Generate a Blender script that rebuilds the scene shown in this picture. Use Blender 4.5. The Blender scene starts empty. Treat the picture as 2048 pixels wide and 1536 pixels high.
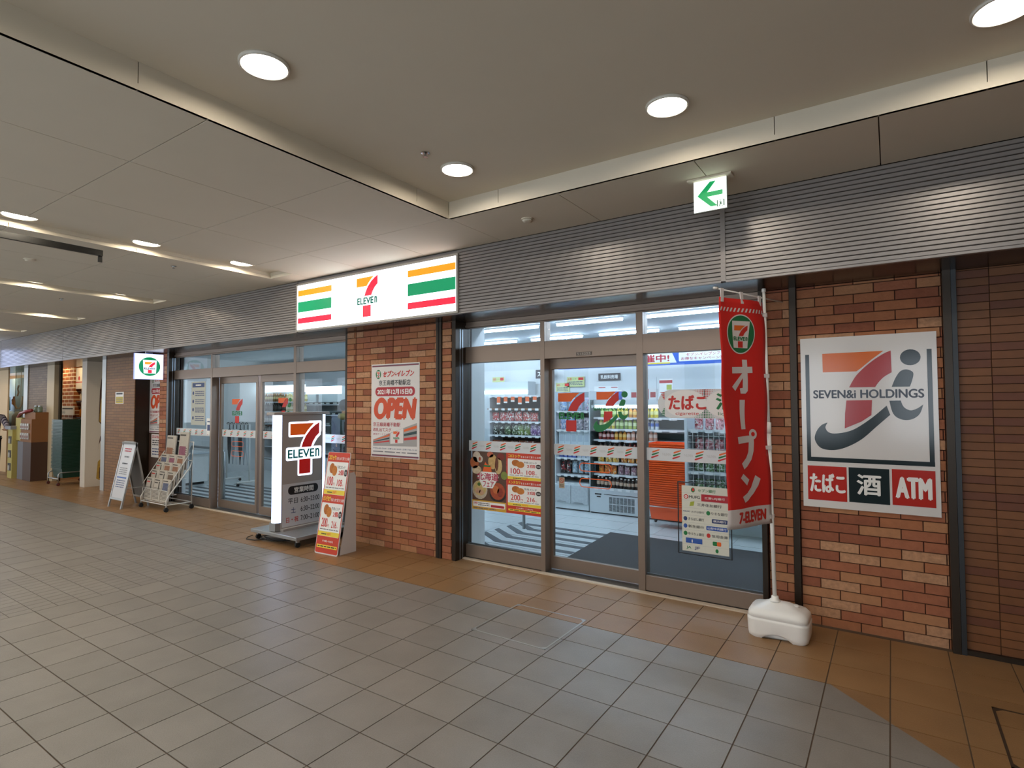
import bpy, math, random
from mathutils import Vector, Matrix
random.seed(7)
SC = bpy.context.scene
COL = SC.collection

# ------------------------------------------------------------------ camera
F_PX = 1127.943
CAM = (0.0, 0.0, 1.565232)
R_ = Vector((0.82987815, 0.55793597, -0.00311521))
U_ = Vector((0.02227916, -0.02755824, 0.99937189))
F_ = Vector((-0.55749968, 0.82942631, 0.03530032))
cd = bpy.data.cameras.new('camera')
cd.sensor_fit = 'HORIZONTAL'; cd.sensor_width = 36.0; cd.lens = F_PX / 2048 * 36.0
cd.clip_start = 0.02; cd.clip_end = 200
cam = bpy.data.objects.new('camera', cd); COL.objects.link(cam)
m3 = Matrix((R_, U_, -F_)).transposed()
cam.matrix_world = Matrix.Translation(CAM) @ m3.to_4x4()
SC.camera = cam

# ------------------------------------------------------------------ world, exposure, lamp levels
w = bpy.data.worlds.new('world'); SC.world = w; w.use_nodes = True
w.node_tree.nodes['Background'].inputs[0].default_value = (0.80, 0.90, 1.0, 1)
w.node_tree.nodes['Background'].inputs[1].default_value = 3.5   # daylight entering through the windows behind the viewer
SC.view_settings.view_transform = 'Standard'
SC.view_settings.look = 'None'
SC.view_settings.exposure = 0.2
SC.view_settings.gamma = 1.0
SC.view_settings.use_curve_mapping = False
SC.cycles.max_bounces = 8; SC.cycles.diffuse_bounces = 4; SC.cycles.glossy_bounces = 3; SC.cycles.transmission_bounces = 4
SC.cycles.transparent_max_bounces = 12; SC.cycles.caustics_reflective = False; SC.cycles.caustics_refractive = False; SC.cycles.sample_clamp_indirect = 4.0
L_COFFER = 74.0     # radiance of the corridor downlights
L_TROUGH = 80.0
L_STORE = 66.0       # radiance of the shop tubes
L_SHOP = 110.0        # lamps of the far shop

# ------------------------------------------------------------------ helpers
def lin(h):
    h = h.lstrip('#'); r = []
    for i in (0, 2, 4):
        c = int(h[i:i+2], 16) / 255
        r.append(c / 12.92 if c <= .04045 else ((c + .055) / 1.055) ** 2.4)
    return (*r, 1.0)

MATS = {}
def M(name, hexc, rough=.6, metal=0.0, emit=0.0, var=0.0, vscale=6.0, bump=0.0, bscale=60.0, spec=None, stretch=None, coat=0.0):
    if name in MATS: return MATS[name]
    m = bpy.data.materials.new(name); m.use_nodes = True
    nt = m.node_tree; b = nt.nodes['Principled BSDF']
    c = lin(hexc)
    b.inputs['Base Color'].default_value = c
    b.inputs['Roughness'].default_value = rough
    b.inputs['Metallic'].default_value = metal
    if spec is not None: b.inputs['Specular IOR Level'].default_value = spec
    if coat: b.inputs['Coat Weight'].default_value = coat; b.inputs['Coat Roughness'].default_value = .08
    if emit:
        b.inputs['Emission Color'].default_value = c
        b.inputs['Emission Strength'].default_value = emit
    if var or bump:
        tc = nt.nodes.new('ShaderNodeNewGeometry')
        src = tc.outputs['Position']
        if stretch:
            mp = nt.nodes.new('ShaderNodeMapping'); mp.inputs['Scale'].default_value = stretch
            nt.links.new(src, mp.inputs['Vector']); src = mp.outputs['Vector']
    if var:
        n = nt.nodes.new('ShaderNodeTexNoise'); n.inputs['Scale'].default_value = vscale
        n.inputs['Detail'].default_value = 5
        nt.links.new(src, n.inputs['Vector'])
        mx = nt.nodes.new('ShaderNodeMix'); mx.data_type = 'RGBA'
        mx.inputs[6].default_value = tuple(x * (1 - var) for x in c[:3]) + (1,)
        mx.inputs[7].default_value = tuple(min(1, x * (1 + var)) for x in c[:3]) + (1,)
        nt.links.new(n.outputs['Fac'], mx.inputs[0]); nt.links.new(mx.outputs[2], b.inputs['Base Color'])
    if bump:
        n = nt.nodes.new('ShaderNodeTexNoise'); n.inputs['Scale'].default_value = bscale
        nt.links.new(src, n.inputs['Vector'])
        bp = nt.nodes.new('ShaderNodeBump'); bp.inputs['Strength'].default_value = bump; bp.inputs['Distance'].default_value = .01
        nt.links.new(n.outputs['Fac'], bp.inputs['Height']); nt.links.new(bp.outputs['Normal'], b.inputs['Normal'])
    MATS[name] = m
    return m

def glass(name, tint='#E8F1F2', refl=1.0):
    m = bpy.data.materials.new(name); m.use_nodes = True; nt = m.node_tree
    for n in list(nt.nodes): nt.nodes.remove(n)
    o = nt.nodes.new('ShaderNodeOutputMaterial')
    t = nt.nodes.new('ShaderNodeBsdfTransparent'); t.inputs[0].default_value = lin(tint)
    g = nt.nodes.new('ShaderNodeBsdfGlossy'); g.inputs['Roughness'].default_value = .0
    f = nt.nodes.new('ShaderNodeFresnel'); f.inputs[0].default_value = 1.38 * refl
    x = nt.nodes.new('ShaderNodeMixShader')
    ge = nt.nodes.new('ShaderNodeNewGeometry'); iv = nt.nodes.new('ShaderNodeMath'); iv.operation = 'SUBTRACT'; iv.inputs[0].default_value = 1.0
    mu = nt.nodes.new('ShaderNodeMath'); mu.operation = 'MULTIPLY'
    nt.links.new(ge.outputs['Backfacing'], iv.inputs[1]); nt.links.new(f.outputs[0], mu.inputs[0]); nt.links.new(iv.outputs[0], mu.inputs[1])
    nt.links.new(mu.outputs[0], x.inputs[0]); nt.links.new(t.outputs[0], x.inputs[1]); nt.links.new(g.outputs[0], x.inputs[2])
    nt.links.new(x.outputs[0], o.inputs[0]); MATS[name] = m
    return m

ORG = {}
def _link(o, parent=None):
    COL.objects.link(o)
    if parent: o.parent = parent
    return o
def tag(o, label=None, cat=None, group=None, kind=None):
    if label: o['label'] = label
    if cat: o['category'] = cat
    if group: o['group'] = group
    if kind: o['kind'] = kind
    return o
def thing(name, label, cat, loc=(0, 0, 0), group=None, kind=None):
    o = bpy.data.objects.new(name, None); _link(o); o.location = loc; o.empty_display_size = .1
    ORG[o.name] = Vector(loc)
    return tag(o, label, cat, group, kind)
def dup(root, loc, rz=0.0, label=None, group=None, tilt=None):
    r = root.copy(); COL.objects.link(r); r.location = loc
    r.rotation_euler = tilt if tilt else (0, 0, rz)
    if label: r['label'] = label
    if group: r['group'] = group
    for ch in list(root.children):
        c = ch.copy(); COL.objects.link(c); c.parent = r
        for g in list(ch.children):
            d = g.copy(); COL.objects.link(d); d.parent = c
    return r

class MB:
    def __init__(s): s.v = []; s.f = []
    def add(s, vs, fs):
        k = len(s.v); s.v += [tuple(p) for p in vs]; s.f += [tuple(i + k for i in f) for f in fs]; return s
    def box(s, x0, x1, y0, y1, z0, z1):
        return s.add([(x0,y0,z0),(x1,y0,z0),(x1,y1,z0),(x0,y1,z0),(x0,y0,z1),(x1,y0,z1),(x1,y1,z1),(x0,y1,z1)],
                     [(0,3,2,1),(4,5,6,7),(0,1,5,4),(1,2,6,5),(2,3,7,6),(3,0,4,7)])
    def cbox(s, c, d):
        return s.box(c[0]-d[0]/2, c[0]+d[0]/2, c[1]-d[1]/2, c[1]+d[1]/2, c[2]-d[2]/2, c[2]+d[2]/2)
    def hexa(s, b, t):      # two quads, bottom and top
        return s.add(list(b) + list(t), [(0,3,2,1),(4,5,6,7),(0,1,5,4),(1,2,6,5),(2,3,7,6),(3,0,4,7)])
    def prism(s, pts, a, b, axis=1):   # polygon extruded along an axis
        n = len(pts)
        def P(p, t):
            q = [0, 0, 0]; k = [i for i in range(3) if i != axis]
            q[k[0]], q[k[1]], q[axis] = p[0], p[1], t
            return q
        vs = [P(p, a) for p in pts] + [P(p, b) for p in pts]
        fs = [tuple(range(n)), tuple(range(2*n-1, n-1, -1))] + [(i, i+n, (i+1) % n + n, (i+1) % n) for i in range(n)]
        return s.add(vs, fs)
    def tube(s, pts, r, n=8, caps=True):
        pts = [Vector(p) for p in pts]; rings = []; up = None
        for i, p in enumerate(pts):
            d = ((pts[i] - pts[i-1]).normalized() if i else Vector()) + ((pts[i+1] - pts[i]).normalized() if i < len(pts)-1 else Vector())
            d.normalize()
            if up is None: up = Vector((0,0,1)) if abs(d.z) < .9 else Vector((1,0,0))
            a = d.cross(up).normalized(); b = a.cross(d).normalized(); up = b
            rr = r[i] if isinstance(r, (list, tuple)) else r
            rings.append([p + a*rr*math.cos(2*math.pi*k/n) + b*rr*math.sin(2*math.pi*k/n) for k in range(n)])
        vs = [q for rg in rings for q in rg]; fs = []
        for i in range(len(rings)-1):
            for k in range(n):
                fs.append((i*n+k, i*n+(k+1) % n, (i+1)*n+(k+1) % n, (i+1)*n+k))
        if caps: fs += [tuple(range(n-1, -1, -1)), tuple(range((len(rings)-1)*n, len(rings)*n))]
        return s.add(vs, fs)
    def lathe(s, prof, c=(0,0,0), n=16, sx=1, sy=1):
        vs = []; fs = []
        for r, z in prof:
            vs += [(c[0]+sx*r*math.cos(2*math.pi*k/n), c[1]+sy*r*math.sin(2*math.pi*k/n), c[2]+z) for k in range(n)]
        for i in range(len(prof)-1):
            for k in range(n): fs.append((i*n+k, i*n+(k+1) % n, (i+1)*n+(k+1) % n, (i+1)*n+k))
        fs += [tuple(range(n-1, -1, -1)), tuple(range((len(prof)-1)*n, len(prof)*n))]
        return s.add(vs, fs)
    def mesh(s, name, mats, off=Vector((0,0,0)), smooth=False, midx=None):
        me = bpy.data.meshes.new(name)
        me.from_pydata([(x-off[0], y-off[1], z-off[2]) for x, y, z in s.v], [], s.f)
        for m in (mats if isinstance(mats, (list, tuple)) else [mats]): me.materials.append(m)
        if midx: me.polygons.foreach_set('material_index', midx)
        if smooth: me.polygons.foreach_set('use_smooth', [True] * len(me.polygons))
        me.update(); return me
    def obj(s, name, mats, parent=None, smooth=False, bevel=0, midx=None, label=None, cat=None, group=None, kind=None, loc=None):
        off = Vector((0,0,0))
        if parent: off = ORG.get(parent.name, Vector((0,0,0)))
        elif loc is not None: off = Vector(loc)
        o = bpy.data.objects.new(name, s.mesh(name, mats, off, smooth, midx))
        _link(o, parent)
        if not parent and loc is not None: o.location = loc
        ORG[o.name] = off
        if bevel:
            b = o.modifiers.new('bevel', 'BEVEL'); b.width = bevel; b.segments = 2; b.limit_method = 'ANGLE'
        return tag(o, label, cat, group, kind)

def smooth(pts, corners=(), n=5):
    """closed Catmull-Rom outline; the listed corner points stay sharp"""
    out = []; N = len(pts)
    for i in range(N):
        p1, p2 = Vector(pts[i]), Vector(pts[(i+1) % N])
        p0 = p1 if i in corners else Vector(pts[i-1]); p3 = p2 if (i+1) % N in corners else Vector(pts[(i+2) % N])
        for k in range(n):
            t = k/n
            q = .5*((2*p1) + (p2-p0)*t + (2*p0-5*p1+4*p2-p3)*t*t + (3*p1-p0-3*p2+p3)*t**3)
            out.append((q.x, q.y))
    return out
def rrect(x0, y0, x1, y1, r, n=4):
    p = []
    for cx, cy, a0 in ((x1-r, y0+r, -90), (x1-r, y1-r, 0), (x0+r, y1-r, 90), (x0+r, y0+r, 180)):
        for k in range(n+1):
            a = math.radians(a0 + 90*k/n); p.append((cx + r*math.cos(a), cy + r*math.sin(a)))
    return p
def ell(cx, cy, rx, ry, n=28, a0=0, a1=360):
    return [(cx + rx*math.cos(math.radians(a0+(a1-a0)*k/n)), cy + ry*math.sin(math.radians(a0+(a1-a0)*k/n))) for k in range(n if a1-a0 == 360 else n+1)]

_TX = {}
def text2d(body, bold=0.0):
    k = (body, bold)
    if k in _TX: return _TX[k]
    c = bpy.data.curves.new('t', 'FONT'); c.body = body; c.resolution_u = 5; c.offset = bold
    o = bpy.data.objects.new('t', c); COL.objects.link(o)
    dg = bpy.context.evaluated_depsgraph_get()
    me = bpy.data.meshes.new_from_object(o.evaluated_get(dg))
    vs = [(v.co.x, v.co.y) for v in me.vertices]; fs = [tuple(p.vertices) for p in me.polygons]
    bpy.data.objects.remove(o); bpy.data.curves.remove(c); bpy.data.meshes.remove(me)
    if not vs: vs = [(0, 0), (1, 0), (0, 1)]
    bb = (min(v[0] for v in vs), min(v[1] for v in vs), max(v[0] for v in vs), max(v[1] for v in vs))
    _TX[k] = (vs, fs, bb); return _TX[k]

JOIN = {'small_print', 'columns', 'halftone_dots', 'dashes', 'rule'}
def tri2d(pts):
    from mathutils.geometry import tessellate_polygon
    return [[pts[i] for i in f] for f in tessellate_polygon([[Vector((a, b, 0)) for a, b in pts]])]
def clip_half(poly, ax, c, keep_hi):
    out = []
    for k in range(len(poly)):
        a, b = poly[k], poly[(k+1) % len(poly)]
        ia = a[ax] >= c if keep_hi else a[ax] <= c; ib = b[ax] >= c if keep_hi else b[ax] <= c
        if ia: out.append(a)
        if ia != ib:
            t = (c-a[ax])/(b[ax]-a[ax]); q = [a[0]+(b[0]-a[0])*t, a[1]+(b[1]-a[1])*t]; q[ax] = c; out.append(tuple(q))
    return out
def cells(poly, g=.031):
    """cut a convex polygon along a fine grid so that it can follow a wavy cloth"""
    for ax in (0, 1):
        if isinstance(poly[0][0], (int, float)): poly = [poly]
        nxt = []
        for q in poly:
            lo, hi = min(p[ax] for p in q), max(p[ax] for p in q); k = math.floor(lo/g)
            while k*g < hi:
                c = clip_half(clip_half(q, ax, k*g, True), ax, (k+1)*g, False) if hi-lo > 1e-9 else q
                if len(c) > 2: nxt.append(c)
                k += 1
        poly = nxt
    return poly
class PR:
    """flat print on a plane: o + U*u + V*v, lifted a little along U x V per layer; each piece its own part"""
    def __init__(s, parent, o=(0,0,0), U=(1,0,0), V=(0,0,1), base=.0008, step=.0006, warp=None):
        s.p = parent; s.o = Vector(o); s.U = Vector(U); s.V = Vector(V); s.N = s.U.cross(s.V).normalized()
        s.b = base; s.s = step; s.d = {}; s.warp = warp; s.k = 0
    def P(s, u, v, l):
        q = s.o + s.U*u + s.V*v + s.N*(s.b + s.s*l)
        return s.warp(q, u, v) if s.warp else q
    def _m(s, name, mat):
        s.k += 1
        return s.d.setdefault((name, mat.name, 0 if name in JOIN else s.k), (MB(), mat))[0]
    def _faces(s, mb, polys, l):
        idx = {}
        for q in polys:
            f = []
            for a, b in q:
                key = (round(a*2e4), round(b*2e4))
                if key not in idx: idx[key] = len(mb.v); mb.v.append(tuple(s.P(a, b, l)))
                if idx[key] not in f: f.append(idx[key])
            if len(f) > 2: mb.f.append(tuple(f))
    def poly(s, name, mat, pts, l=0):
        mb = s._m(name, mat)
        if s.warp: s._faces(mb, [c for t_ in tri2d(pts) for c in cells(t_)], l)
        else: mb.add([s.P(u, v, l) for u, v in pts], [tuple(range(len(pts)))])
        return s
    def rect(s, name, mat, x0, y0, x1, y1, l=0):
        return s.poly(name, mat, [(x0,y0),(x1,y0),(x1,y1),(x0,y1)], l)
    def text(s, body, x0, y0, x1, y1, mat, l=1, bold=.012, shear=0.0, name='lettering'):
        vs, fs, b = text2d(body, 0.0)
        w = max(b[2]-b[0], 1e-6); h = max(b[3]-b[1], 1e-6)
        hgt = y1-y0; e = bold*hgt*.95       # extra weight: shifted copies
        sh = shear * hgt; mb = s._m(name, mat)
        offs = [(0, 0)] if e < 1e-5 else [(-e, 0), (e, 0), (0, e*.8), (0, -e*.8)]
        for n_, (ox, oy) in enumerate(offs):
            out = []
            for x, y in vs:
                ty = (y - b[1]) / h
                out.append((x0+e+ox + (x - b[0]) / w * (x1-x0-sh-2*e) + ty*sh, y0+e*.8+oy + ty * (hgt-1.6*e)))
            if s.warp: s._faces(mb, [c for f in fs for t_ in (tri2d([out[i] for i in f]) if len(f) > 3 else [[out[i] for i in f]]) for c in cells(t_)], l + n_*.02)
            else: mb.add([s.P(u, v, l + n_*.05) for u, v in out], fs)
        return s
    def lines(s, name, mat, x0, y0, x1, y1, n, l=1, fill=.5, seed=0):
        """small unreadable print: rows of short dashes"""
        rg = random.Random(seed); dy = (y1-y0)/n
        for i in range(n):
            x = x0
            while x < x1 - 1e-4:
                wd = (x1-x0)*rg.uniform(.08, .25); e = min(x+wd, x1)
                s.rect(name, mat, x, y0+dy*(i+.5-fill/2), e, y0+dy*(i+.5+fill/2), l); x = e + (x1-x0)*.03
        return s
    def done(s):
        for (n, _, _k), (mb, mat) in s.d.items():
            o = mb.obj(n, mat, s.p)
            if n in JOIN: o['kind'] = 'stuff'
ORDS = ['first', 'second', 'third', 'fourth', 'fifth', 'sixth', 'seventh', 'eighth', 'ninth', 'tenth', 'eleventh', 'twelfth', 'thirteenth', 'fourteenth', 'fifteenth', 'sixteenth', 'seventeenth', 'eighteenth', 'nineteenth', 'twentieth']
def nth(k):
    if k < 20: return ORDS[k]
    t_ = (k+1)//10; u = (k+1) % 10
    return ({2: 'twentieth', 3: 'thirtieth', 4: 'fortieth'}[t_] if u == 0 else {2: 'twenty', 3: 'thirty', 4: 'forty'}[t_] + '-' + ORDS[u-1])

# emblem of the shop: unit height, width .68
SEVEN_BAR = [(0,.986),(0,.764),(.335,.764),(.40,.845),(.47,.915),(.555,.99)]
SEVEN_RED = [(.257,.52),(.292,.618),(.361,.743),(.472,.868),(.583,.951),(.68,1),(.68,.785),(.597,.715),(.528,.618),(.486,.52)]
SEVEN_STEM = [(.208,0),(.472,0),(.472,.285),(.208,.285)]
def eleven(pr, x0, y0, x1, y1, mat, l=1, bold=.075):
    w = x1-x0
    pr.text('ELEVE', x0, y0, x0+w*.835, y1, mat, l, bold); pr.text('n', x0+w*.865, y0, x1, y1, mat, l, bold)
def emblem(pr, x, y, h, wf=1.0, mats=None, l=1, stretch=1.0, word=True):
    o, r, g = mats
    f = lambda pts: [(x + u*h*wf, y + v*h) for u, v in pts]
    pr.poly('emblem_bar', o, f(SEVEN_BAR), l); pr.poly('emblem_stroke', r, f(SEVEN_RED), l); pr.poly('emblem_stroke', r, f(SEVEN_STEM), l)
    if word: eleven(pr, x+.02*h*wf, y+.31*h, x+.665*h*wf, y+.49*h, g, l)

# ------------------------------------------------------------------ common materials
ORANGE = M('print_orange', '#E8641A', .5); RED = M('print_red', '#C8281C', .5); GREEN = M('print_green', '#12783C', .5)
WHITE = M('print_white', '#EFEDE8', .5); BLACK = M('print_black', '#1C1A1C', .5); YELLOW = M('print_yellow', '#EFD23A', .5)
DKGREEN = M('print_dark_green', '#17332E', .35); NAVY = M('print_navy', '#2A3C6E', .5); GREYP = M('print_grey', '#77767A', .6)
DEEPRED = M('print_deep_red', '#B0202C', .5); LBLUE = M('print_light_blue', '#7FA6D8', .5); BLUEP = M('print_blue', '#2E58A8', .5)
LGREY = M('print_light_grey', '#B9B9B6', .6); OLIVE = M('print_olive', '#A9B23A', .6)
E_WHITE = M('lit_white', '#F2F6FF', .4, emit=2.3); E_OR = M('lit_orange', '#FF8A14', .4, emit=1.0)
E_RED = M('lit_red', '#E8203C', .4, emit=.85); E_GR = M('lit_green', '#0A8A5A', .4, emit=.75)
E_TUBE = M('lit_tube_blue_white', '#BCD2FF', .4, emit=2.6)
STEEL = M('brushed_steel', '#A9ABAC', .35, .9); CHROME = M('chrome', '#C4C6C8', .15, 1.0)
BRONZE = M('bronze_anodised_metal', '#8E7C6E', .38, .55); DBRONZE = M('dark_bronze_metal', '#33291F', .35, .5)
WPLAST = M('white_plastic', '#F3F0EA', .35); BPLAST = M('black_plastic', '#151515', .4); WMETAL = M('white_enamelled_wire', '#DAD8D2', .4)
GLASS = glass('clear_glass')
ALU = M('aluminium', '#A8A6A2', .4, .7); RUBBER = M('black_rubber', '#121212', .7)
WPAINT = M('white_painted_wall', '#D9DAD8', .7, var=.03)
# ================================================================== THE SETTING
ZC = 3.01; YF = 4.06; ZF = 2.41; ZK = 3.14
TX, TY, X0T, Y0T = .3, .294675, -5.43939, 3.64047    # floor grid

def project(x, y, z):
    d = Vector((x, y, z)) - Vector(CAM); k = d.dot(F_)
    if k < .05: return None
    return 1024 + F_PX*d.dot(R_)/k, 768 - F_PX*d.dot(U_)/k, k

# ---- floor material: grey field, tan border along the shops (cut tiles of two colours)
def floor_mat(name, mode):
    m = bpy.data.materials.new(name); m.use_nodes = True; nt = m.node_tree; b = nt.nodes['Principled BSDF']
    N = nt.nodes.new; L = nt.links.new
    g = N('ShaderNodeNewGeometry'); sp = N('ShaderNodeSeparateXYZ'); L(g.outputs['Position'], sp.inputs[0])
    def ma(op, a, c=None, d=None):
        n = N('ShaderNodeMath'); n.operation = op
        for i, q in enumerate((a, c, d)):
            if q is None: continue
            if isinstance(q, (int, float)): n.inputs[i].default_value = q
            else: L(q, n.inputs[i])
        return n.outputs[0]
    x, y = sp.outputs[0], sp.outputs[1]
    tan1 = ma('GREATER_THAN', y, Y0T)
    dg = ma('ADD', y, ma('MULTIPLY', ma('ADD', x, .345), .975))
    tan2 = ma('MULTIPLY', ma('GREATER_THAN', dg, 3.665), ma('GREATER_THAN', x, -.345))
    tan = ma('MAXIMUM', tan1, tan2)
    cx = ma('FLOOR', ma('DIVIDE', ma('SUBTRACT', x, X0T), TX)); cy = ma('FLOOR', ma('DIVIDE', ma('SUBTRACT', Y0T, y), TY))
    cb = N('ShaderNodeCombineXYZ'); L(cx, cb.inputs[0]); L(cy, cb.inputs[1])
    wn = N('ShaderNodeTexWhiteNoise'); wn.noise_dimensions = '2D'; L(cb.outputs[0], wn.inputs['Vector'])
    mx = N('ShaderNodeMix'); mx.data_type = 'RGBA'; L(tan, mx.inputs[0])
    mx.inputs[6].default_value = lin('#837E78'); mx.inputs[7].default_value = lin('#8E6C48')
    n1 = N('ShaderNodeTexNoise'); n1.inputs['Scale'].default_value = 5; n1.inputs['Detail'].default_value = 6; L(g.outputs['Position'], n1.inputs['Vector'])
    n2 = N('ShaderNodeTexNoise'); n2.inputs['Scale'].default_value = 160; n2.inputs['Detail'].default_value = 3; L(g.outputs['Position'], n2.inputs['Vector'])
    v = ma('ADD', ma('ADD', ma('MULTIPLY', wn.outputs['Value'], .16), ma('MULTIPLY', n1.outputs['Fac'], .35)), ma('MULTIPLY', n2.outputs['Fac'], .35))
    v = ma('ADD', v, .57)
    hs = N('ShaderNodeMix'); hs.data_type = 'RGBA'; hs.blend_type = 'MULTIPLY'; hs.inputs[0].default_value = 1
    cc = N('ShaderNodeCombineXYZ'); L(v, cc.inputs[0]); L(v, cc.inputs[1]); L(v, cc.inputs[2])
    L(mx.outputs[2], hs.inputs[6]); L(cc.outputs[0], hs.inputs[7]); L(hs.outputs[2], b.inputs['Base Color'])
    b.inputs['Roughness'].default_value = .36
    b.inputs['Specular IOR Level'].default_value = .42
    bp = N('ShaderNodeBump'); bp.inputs['Strength'].default_value = .25; bp.inputs['Distance'].default_value = .004
    L(n2.outputs['Fac'], bp.inputs['Height']); L(bp.outputs[0], b.inputs['Normal'])
    return m
TILE = floor_mat('stone_look_floor_tile', 0)
GROUT = M('brown_floor_grout', '#5C4C3D', .85, var=.15, vscale=20)
fl = MB().box(-22, 3, -3, 4.80, -.10, -.0035).obj('floor', GROUT, kind='structure', label='grey stone-look tiled concourse floor with a tan tile border along the shops', cat='floor')
cand = []; rest = MB()
g_ = .0032
for i in range(-56, 30):
    x0 = X0T + i*TX; x1 = x0 + TX
    band = -6.70 < (x0+x1)/2 < -5.44
    for j in range(-4, 23):
        y1 = Y0T - j*TY; y0 = y1 - TY
        if j == -4 and x0 > -9.9: continue
        if j == -4: y1 = min(y1, 4.80)
        if y1 < -2.9: continue
        cxy = ((x0+x1)/2, (y0+y1)/2)
        if -2.46 < cxy[0] < -1.865 and 3.14 < cxy[1] < 3.735: pass
        p = project(cxy[0], cxy[1], 0)
        vis = p and -60 < p[0] < 2110 and p[1] < 1600
        if band and j >= 0:
            for a in range(3):
                for c in range(2):
                    rest.box(x0+.1*a+g_*.6, x0+.1*(a+1)-g_*.6, y0+TY/2*c+g_*.6, y0+TY/2*(c+1)-g_*.6, -.01, 0)
        elif vis and j > -4: cand.append((p[2], x0, y0))
        elif vis or p: rest.box(x0+g_, x1-g_, y0+g_, y1-g_, -.01, 0)
cand.sort()
tm = MB().box(g_, TX-g_, g_, TY-g_, -.01, 0).mesh('tile', TILE)
for k, (d, x0, y0) in enumerate(cand):
    if k < 298:
        o = bpy.data.objects.new('tile', tm); _link(o, fl); o.location = (x0, y0, 0)
    else: rest.box(x0+g_, x0+TX-g_, y0+g_, y0+TY-g_, -.01, 0)
tag(rest.obj('tile_field', TILE, fl), kind='stuff')
# floor hatches: thin steel frames let into the tiles
for n, (hx0, hx1, hy0, hy1), lb in ((0, (-2.46, -1.865, 3.14, 3.735), 'steel-edged square floor hatch set in the tiles before the right-hand entrance'),
                                     (1, (.392, .99, 3.24, 3.83), 'steel-edged floor hatch at the lower right corner by the dark tiled wall')):
    t = thing('floor_hatch', lb, 'floor hatch', (hx0, hy0, 0))
    HM = ALU if n == 0 else M('worn_dark_steel', '#4A3C30', .5, .4)
    wd = .012
    for b in ((hx0, hx1, hy0, hy0+wd), (hx0, hx1, hy1-wd, hy1), (hx0, hx0+wd, hy0, hy1), (hx1-wd, hx1, hy0, hy1)):
        MB().box(b[0], b[1], b[2], b[3], -.004, .0015).obj('frame_rail', HM, t)
    for cx, cy, sx, sy in ((hx0, hy0, 1, 1), (hx1, hy0, -1, 1), (hx0, hy1, 1, -1), (hx1, hy1, -1, -1)):
        MB().prism([(cx, cy), (cx+.055*sx, cy), (cx, cy+.055*sy)], -.002, .0012, 2).obj('corner_plate', HM, t)

# ---- ceiling
CEILM = M('beige_ceiling_board', '#DDD3BF', .8, var=.03, vscale=3)
JOINT = M('ceiling_joint', '#5E564A', .9)
ce = MB().box(-22, 3, -3, 4.95, 3.2, 3.3).obj('ceiling', CEILM, kind='structure', label='beige panelled concourse ceiling with a large coffer and narrow light troughs', cat='ceiling')
troughs = [(-5.88, -5.47), (-8.71, -8.32), (-11.42, -11.06), (-14.2, -13.84), (-17.05, -16.69)]
ys = [YF, 3.327, 2.40, 1.473, .546, -.381, -1.308, -2.235, -3.0]
def panel(x0, x1, y0, y1):
    MB().box(x0+.003, x1-.003, y0+.003, y1-.003, ZC, ZC+.03).obj('panel', CEILM, ce)
bk = MB()
cols = [(-3.72, -2.8302), (-4.645, -3.72), (-5.47, -4.645), (-6.81, -5.88), (-7.735, -6.81), (-8.32, -7.735), (-9.64, -8.71), (-10.56, -9.64), (-11.06, -10.56), (-12.35, -11.42), (-13.27, -12.35), (-13.84, -13.27), (-15.1, -14.2), (-16.0, -15.1), (-16.69, -16.0), (-18.0, -17.05), (-19, -18), (-20, -19), (-22, -20)]
for x0, x1 in cols:
    for a in range(len(ys)-1): panel(x0, x1, ys[a+1], ys[a])
    bk.box(x0+.012, x1-.03, -3, YF, ZC+.012, ZC+.035)
for x0, x1 in troughs:
    panel(x0, x1, 3.785, YF); bk.box(x0, x1, 3.81, YF, ZC+.012, ZC+.035)
xe = [-2.833, -1.876, -.945, -.022, .905, 1.83, 3.0]
for a in range(len(xe)-1): panel(xe[a], xe[a+1], 3.3342, YF)
bk.box(-2.80, 3, 3.37, YF, ZC+.012, ZC+.035)
bk.obj('joint_backing', JOINT, ce)
for x0, x1 in troughs:
    b = MB()
    zt = ZC + .066
    b.box(x0, x1, -3, 3.785, zt, zt+.02); b.box(x0-.02, x0, -3, 3.785, ZC+.031, zt); b.box(x1, x1+.02, -3, 3.785, ZC+.031, zt); b.box(x0, x1, 3.785, 3.80, ZC+.031, zt)
    b.obj('light_trough', CEILM, ce)
MB().box(-2.833, 3, -3, 3.337, ZK, ZK+.03).obj('coffer_top', CEILM, ce)
sy = [3.337, 2.98, 1.15, -.7, -3.0]
for a in range(len(sy)-1): MB().box(-2.853, -2.833, sy[a+1]+.002, sy[a]-.002, ZC, ZK).obj('coffer_side', CEILM, ce)
sx = [-2.833, -2.36, -.50, .40, 2.2, 3.0]
for a in range(len(sx)-1): MB().box(sx[a]+.002, sx[a+1]-.002, 3.337, 3.357, ZC, ZK).obj('coffer_side', CEILM, ce)

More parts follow.
